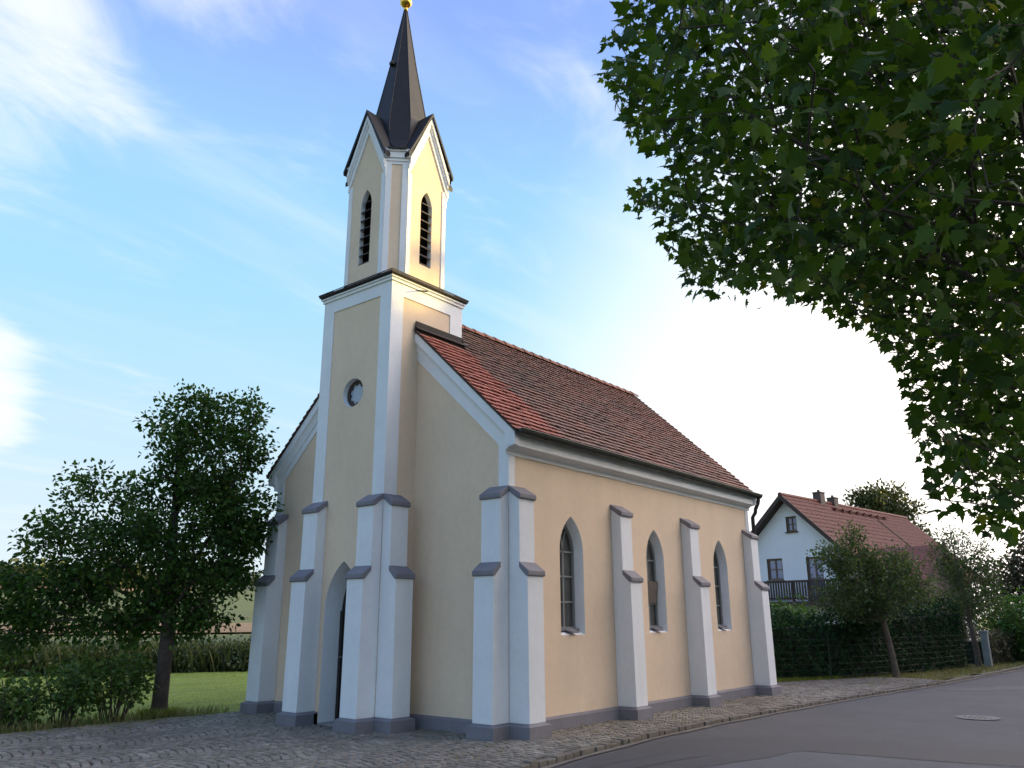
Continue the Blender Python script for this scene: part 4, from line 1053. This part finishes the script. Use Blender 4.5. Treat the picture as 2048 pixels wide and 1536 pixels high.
for a, c, z0, z1 in [(q[0], q[1], q[2], q[3]) for q in wins]:
    b = MB()
    for s0, s1, zz0, zz1 in ((a, a + 0.08, z0, z1), (c - 0.08, c, z0, z1), (a + 0.08, c - 0.08, z0, z0 + 0.08), (a + 0.08, c - 0.08, z1 - 0.08, z1), ((a + c) / 2 - 0.025, (a + c) / 2 + 0.025, z0 + 0.08, z1 - 0.08), (a + 0.08, (a + c) / 2 - 0.025, (z0 + z1) / 2 - 0.02, (z0 + z1) / 2 + 0.02), ((a + c) / 2 + 0.025, c - 0.08, (z0 + z1) / 2 - 0.02, (z0 + z1) / 2 + 0.02)):
        hb(b, s0, s1, 0.09, 0.16, zz0, zz1)
    wn_ = rooted(house, b.build('window', M['hframe']))
    b = MB(); b.add([hf(a, z0, 0.14), hf(c, z0, 0.14), hf(c, z1, 0.14), hf(a, z1, 0.14)], [(0, 1, 2, 3)]); under(wn_, b.build('pane', M['hglass']))
    b = MB(); rim = [hf(a, z0), hf(c, z0), hf(c, z1), hf(a, z1)]; rim2 = [hf(a, z0, 0.17), hf(c, z0, 0.17), hf(c, z1, 0.17), hf(a, z1, 0.17)]; b.strip(rim, rim2); under(wn_, b.build('reveal', M['hframe']))
    b = MB(); hb(b, a - 0.05, c + 0.05, -0.10, 0.0, z0 - 0.06, z0 - 0.01); under(wn_, b.build('sill', M['hwood']))
b = MB(); hb(b, -2.2, 3.3, -1.3, 0, 2.18, 2.36); bal = rooted(house, b.build('balcony', M['hwood']))
b = MB()
hb(b, -2.2, 3.3, -1.30, -1.22, 3.22, 3.32); hb(b, -2.2, 3.3, -1.27, -1.23, 2.46, 2.54)
s = -2.15
while s < 3.25: hb(b, s, s + 0.085, -1.32, -1.285, 2.40, 3.24); s += 0.135
for s in (-2.2, 0.55, 3.2): hb(b, s, s + 0.11, -1.28, -1.17, 2.36, 3.26)
for s in (-2.2, 3.25): hb(b, s, s + 0.05, -1.17, 0, 3.22, 3.30); hb(b, s, s + 0.04, -1.17, 0, 2.46, 3.0)
under(bal, b.build('railing', M['hwood']))
# lower annex further right
an = tag(empty('outbuilding', hf(4.4, 0, 2.0)), 'low red roofed wing with a dark gable end beside the white house', 'outbuilding')
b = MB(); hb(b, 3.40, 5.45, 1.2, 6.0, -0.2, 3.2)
b.prism([(1.2, 3.2), (6.0, 3.2), (3.6, 4.75)], lambda u, v, t: hf(t, v, u), 3.40, 5.45); rooted(an, b.build('wall', mat('wing_shaded_wall', (0.16, 0.115, 0.095), 0.85, [(3, 0.2), (20, 0.15)])))  # wall colour darkened to carry the shade on the gable end
b = MB(); b.prism([(0.9, 3.12), (3.6, 4.92), (6.3, 3.12), (6.3, 3.0), (3.6, 4.77), (0.9, 3.0)], lambda u, v, t: hf(t, v, u), 2.6, 5.85); ro = rooted(an, b.build('roof', M['htile']))
b = MB(); b.prism([(0.88, 3.10), (3.6, 4.95), (6.32, 3.10), (6.32, 2.88), (3.6, 4.70), (0.88, 2.88)], lambda u, v, t: hf(t, v, u), 5.853, 5.91); ob = b.build('verge_board', M['hwood']); ob.parent = ro

# ------------------------------------------------------------------ other plants and the far country
street_tree((50.4, 7.6, 0), [(0, 0, 7.4, 1.9, 1.6, 1.5), (-0.8, 0, 9.0, 1.6, 1.4, 1.2), (0.3, 0, 9.6, 1.1, 1.0, 0.8), (1.6, 0, 8.6, 0.9, 0.8, 0.6), (1.9, 0, 6.9, 0.8, 0.8, 0.8), (-2.0, 0, 7.9, 0.9, 0.8, 0.5), (-1.9, 0, 9.4, 0.6, 0.6, 0.4), (0.3, 0, 5.6, 1.5, 1.3, 1.0)], 460, 26, 0.22,
            'tall broad tree with open branches rising behind the house roof', [(0, -0.1), (0, 2), (0, 4), (-0.1, 6), (-0.1, 8), (0, 9.6)], [0.3, 0.26, 0.22, 0.16, 0.1, 0.04], 'tall_tree', 'far', 'bark', 0.30, group=None)
gs = [((14.9, 3.0, 0), 1.60, 0.9, 36, 14, 'hedge', 'dark bushy garden shrub below the house balcony'), ((18.6, 2.9, 0), 2.2, 1.1, 44, 14, 'bright', 'fresh green garden shrub showing above the hedge between the street trees'),
      ((21.8, 1.3, 0), 2.5, 1.2, 44, 14, 'shrub', 'mid green garden shrub behind the concrete post'), ((30.5, 0.6, 0), 3.2, 1.6, 50, 14, 'far', 'grey-green tall bush in front of the outbuilding')]
for loc, h, wd, nst, per_, mm, lb in gs: shrub(loc, h, wd, nst, per_, M[mm], lb, 'garden_shrub', 0.13, 0.15, group='garden shrubs behind the hedge')
shrub((28.5, -2.3, 0), 2.7, 1.3, 60, 16, M['bright'], 'bright yellow-green bush by the road at the right edge', 'roadside_bush', 0.14, 0.1)
street_tree((38.4, -2.6, 0), [(0, 0, 3.6, 2.6, 2.2, 1.8), (-1.9, 0, 2.8, 1.8, 1.5, 1.4), (1.7, 0, 3.0, 1.8, 1.6, 1.5), (0.3, 0, 4.7, 1.5, 1.4, 0.9)], 560, 18, 0.19, 'broad dull brownish-green tree far down the road at the right edge',
            [(0, -0.1), (0, 1.2), (0, 2.4), (0, 4)], [0.25, 0.2, 0.15, 0.06], 'roadside_tree', 'brownleaf', 'bark', 0.32, group=None)
street_tree((-4.15, 14.4, 0), [(0, 0, 2.3, 1.3, 1.2, 0.9), (-0.6, 0, 2.7, 1.1, 1.0, 0.7), (-0.2, 0, 1.6, 1.1, 1.0, 0.5)], 160, 18, 0.10, 'small tree on the lawn showing only its twigs at the left edge',
            [(0, -0.1), (0, 0.8), (0, 1.6), (-0.1, 2.6)], [0.09, 0.075, 0.05, 0.02], 'small_tree', 'shrub', 'bark', 0.20, group=None)

def blades(name, poly_pts, n, h, material, label=None, zf=None, tm=BLADE, spread=0.35, tuft=1):
    xs = []
    P = np.array(poly_pts); lo, hi = P.min(0), P.max(0)
    q = lo + rng.random((n * 4, 2)) * (hi - lo); q = q[inside(q[:, 0], q[:, 1], poly_pts)][:n]
    q = np.repeat(q, tuft, 0) + (rng.normal(0, 0.02, (len(q) * tuft, 2)) if tuft > 1 else 0)
    m = len(q)
    z = np.array([zf(x, y) for x, y in q]) if zf else np.full(m, -0.02)
    pos = np.stack([q[:, 0], q[:, 1], z], 1)
    dr = unit(np.stack([rng.normal(0, spread, m), rng.normal(0, spread, m), np.ones(m)], 1)); a = rng.uniform(0, 2 * math.pi, m)
    nr = unit(np.stack([np.cos(a), np.sin(a), np.zeros(m)], 1))
    o = leaf_mesh(name, *tm, pos, nr, dr, h * rng.uniform(0.5, 1.25, m), np.clip(rng.normal(0.5, 0.25, m), 0, 1), material)
    tag(o, label, None, None, 'stuff'); return o
blades('grass', LAWN, 70000, 0.036, M['blade'], 'short mown grass of the lawn behind the chapel', spread=0.5, tm=([(-0.10, 0, 0), (0.10, 0, 0), (0.06, 0.6, 0.08), (0, 1, 0.25)], BLADE[1]))
blades('tall_grass', [(-6, 6.05), (-2.4, 6.1), (-0.6, 5.98), (-0.5, 6.25), (-1.4, 6.55), (-2.4, 6.5), (-6, 6.6)], 1500, 0.17, M['drygrass'], 'longer grass tufts along the cobble edge by the tree')
blades('grass', [(-1.85, 6.35), (-1.3, 6.3), (-1.2, 6.7), (-1.9, 6.8)], 900, 0.16, M['blade'], 'bright green grass tuft round the foot of the tree')
blades('verge_grass', VERGE, 16000, 0.085, M['drygrass'], 'half dry verge grass between hedge, cobbles and kerb', spread=0.5, tm=([(-0.12, 0, 0), (0.12, 0, 0), (0.06, 0.6, 0.08), (0, 1, 0.25)], BLADE[1]))
blades('verge_grass', [(10.4, 3.8), (11.3, 2.05), (12.1, 1.1), (14.4, 0.0), (14.6, 0.35), (13.0, 1.5), (11.6, 2.9), (10.7, 4.3)], 6000, 0.11, M['blade'], 'green grass strip at the foot of the long hedge')
# weeds in the joints
wq = []
for cx, cy, sd_, nn in ((-2.0, 5.85, 1.0, 60), (-4.0, 5.8, 1.2, 60), (1.6, -0.55, 0.5, 14), (3.6, -0.7, 0.8, 14), (6.5, -0.7, 1.0, 14), (10.5, -0.9, 1.2, 26), (13.2, -1.4, 0.9, 26), (-1.0, -0.6, 0.6, 8), (0.2, 3.0, 0.9, 6), (2.0, -0.12, 0.6, 10), (4.6, -0.12, 0.5, 10), (7.2, -0.14, 0.5, 8), (-0.15, 1.4, 0.15, 8)):
    for _ in range(nn):
        x, y = cx + rng.normal(0, sd_), cy + rng.normal(0, 0.22 if cy > 5 else 0.4)
        if inside(x, y, COBP) and not (-0.1 < x < 8.9 and -0.05 < y < 5.9): wq.append((x, y))
wq = np.repeat(np.array(wq), 9, 0) + rng.normal(0, 0.035, (len(wq) * 9, 2)); m = len(wq)
a = rng.uniform(0, 2 * math.pi, m)
o = leaf_mesh('weeds', *BLADE, np.concatenate([wq, np.zeros((m, 1))], 1), np.stack([np.cos(a), np.sin(a), np.zeros(m)], 1), unit(np.stack([rng.normal(0, 0.6, m), rng.normal(0, 0.6, m), np.ones(m)], 1)), 0.055 * rng.uniform(0.4, 1.2, m), rng.random(m), M['blade'])
tag(o, 'small weeds growing in the cobble joints', None, None, 'stuff')
# reeds along the ditch behind the lawn
RD = [(13, 12.0), (7.7, 16.7), (6.7, 17.1), (4.1, 19.0), (-2, 22.2), (-10, 25.2), (-10, 28.5), (-1, 25.5), (5.3, 21.5), (9.5, 18.5), (14, 14.5)]
blades('reeds', RD, 15000, 0.95, M['reed'], 'dark band of tall reeds and weeds along the ditch behind the lawn', lambda x, y: hill(x, y) - 0.1, ([(-0.022, 0, 0), (0.022, 0, 0), (0.016, 0.6, 0.08), (0, 1, 0.3)], BLADE[1]), 0.34)
DITCH = True
blades('meadow_grass', [(-10, 28.5), (-1, 25.5), (5.3, 21.5), (9.5, 18.5), (12, 21), (6, 27), (-3, 33), (-10, 35)], 9000, 0.5, M['drygrass'], 'pale yellow-green tall grass beyond the ditch', lambda x, y: hill(x, y) - 0.12, ([(-0.06, 0, 0), (0.06, 0, 0), (0.04, 0.6, 0.08), (0, 1, 0.3)], BLADE[1]), 0.35)
def wood(name, label, cl, per_, sig, size, material):
    C = np.array(cl); o = foliage(name, C, per_, sig, size, OVAL, material, None, 0.2, 0.5); tag(o, label, None, None, 'stuff'); return o
cl = []
for t in np.arange(0, 1, 0.0028):
    q = np.array(((13, 12.6), (7.7, 17.4), (4.1, 19.9), (-2, 23.2), (-10, 26.2))); k = min(3, int(t * 4)); f_ = t * 4 - k
    p = q[k] + (q[k + 1] - q[k]) * f_ + rng.normal(0, 0.45, 2)
    top = 0.62 + 0.35 * math.sin(t * 31) * math.sin(t * 77 + 1)
    for _ in range(2): cl.append((p[0], p[1], rng.uniform(0.05, max(0.25, top))))
wood('ditch_scrub', 'dark leafy scrub along the ditch at the far edge of the lawn', cl, 22, (0.22, 0.22, 0.16), 0.13, M['scrub'])
# distant woods: masses of big leaf clumps
cl = []
for a in np.arange(50, 97, 0.16):
    d = 235 + 40 * math.sin(a * 0.35) + rng.normal(0, 8); x, y = -9.5 + d * math.cos(R(a)), -7.8 + d * math.sin(R(a))
    top = (2.6 + 1.6 * math.sin(a * 1.3) + 1.2 * math.sin(a * 3.7)) * (1.0 if a > 66 else 1.25)
    for zf_ in np.arange(0.4, max(1.2, top), 1.0): cl.append((x + rng.normal(0, 1.5), y + rng.normal(0, 1.5), hill(x, y) + zf_))
wood('far_wood', 'dark line of trees along the horizon beyond the fields', cl, 12, (0.9, 0.9, 0.7), 1.5, M['far'])
bt = tag(empty('farm_building', (-9.5 + 300 * math.cos(R(73.8)), -7.8 + 300 * math.sin(R(73.8)), 0)), 'long white farm building on the horizon at the far left', 'building')
bt.location.z = hill(bt.location.x, bt.location.y)
b = MB(); b.box(-9, 9, -4, 4, -2, 3.6); b.build('wall', M['barn'], bt)
b = MB(); b.prism([(-4.4, 3.5), (4.4, 3.5), (0, 5.6)], lambda u, v, t: (t, u, v), -9.5, 9.5); b.build('roof', M['barnroof'], bt)
# tall trees across the road: their shade covers the lower chapel
cl = []
for x0 in np.arange(6, 98, 0.8):
    top = 12.5 + 3.5 * min(1, max(0, (x0 - 40.3) / 2.6)) + 0.5 * math.sin(x0 * 0.9) + 0.25 * math.sin(x0 * 2.3)
    for _ in range(34): cl.append((x0 + rng.normal(0, 0.6), -24 + rng.normal(0, 1.3), rng.uniform(0.2, 1) ** 0.85 * top if rng.random() < 0.8 else rng.uniform(0.4, 4)))
wood('roadside_wood', 'tall dense row of trees across the road', cl, 11, (0.7, 0.7, 0.5), 1.05, M['far'])
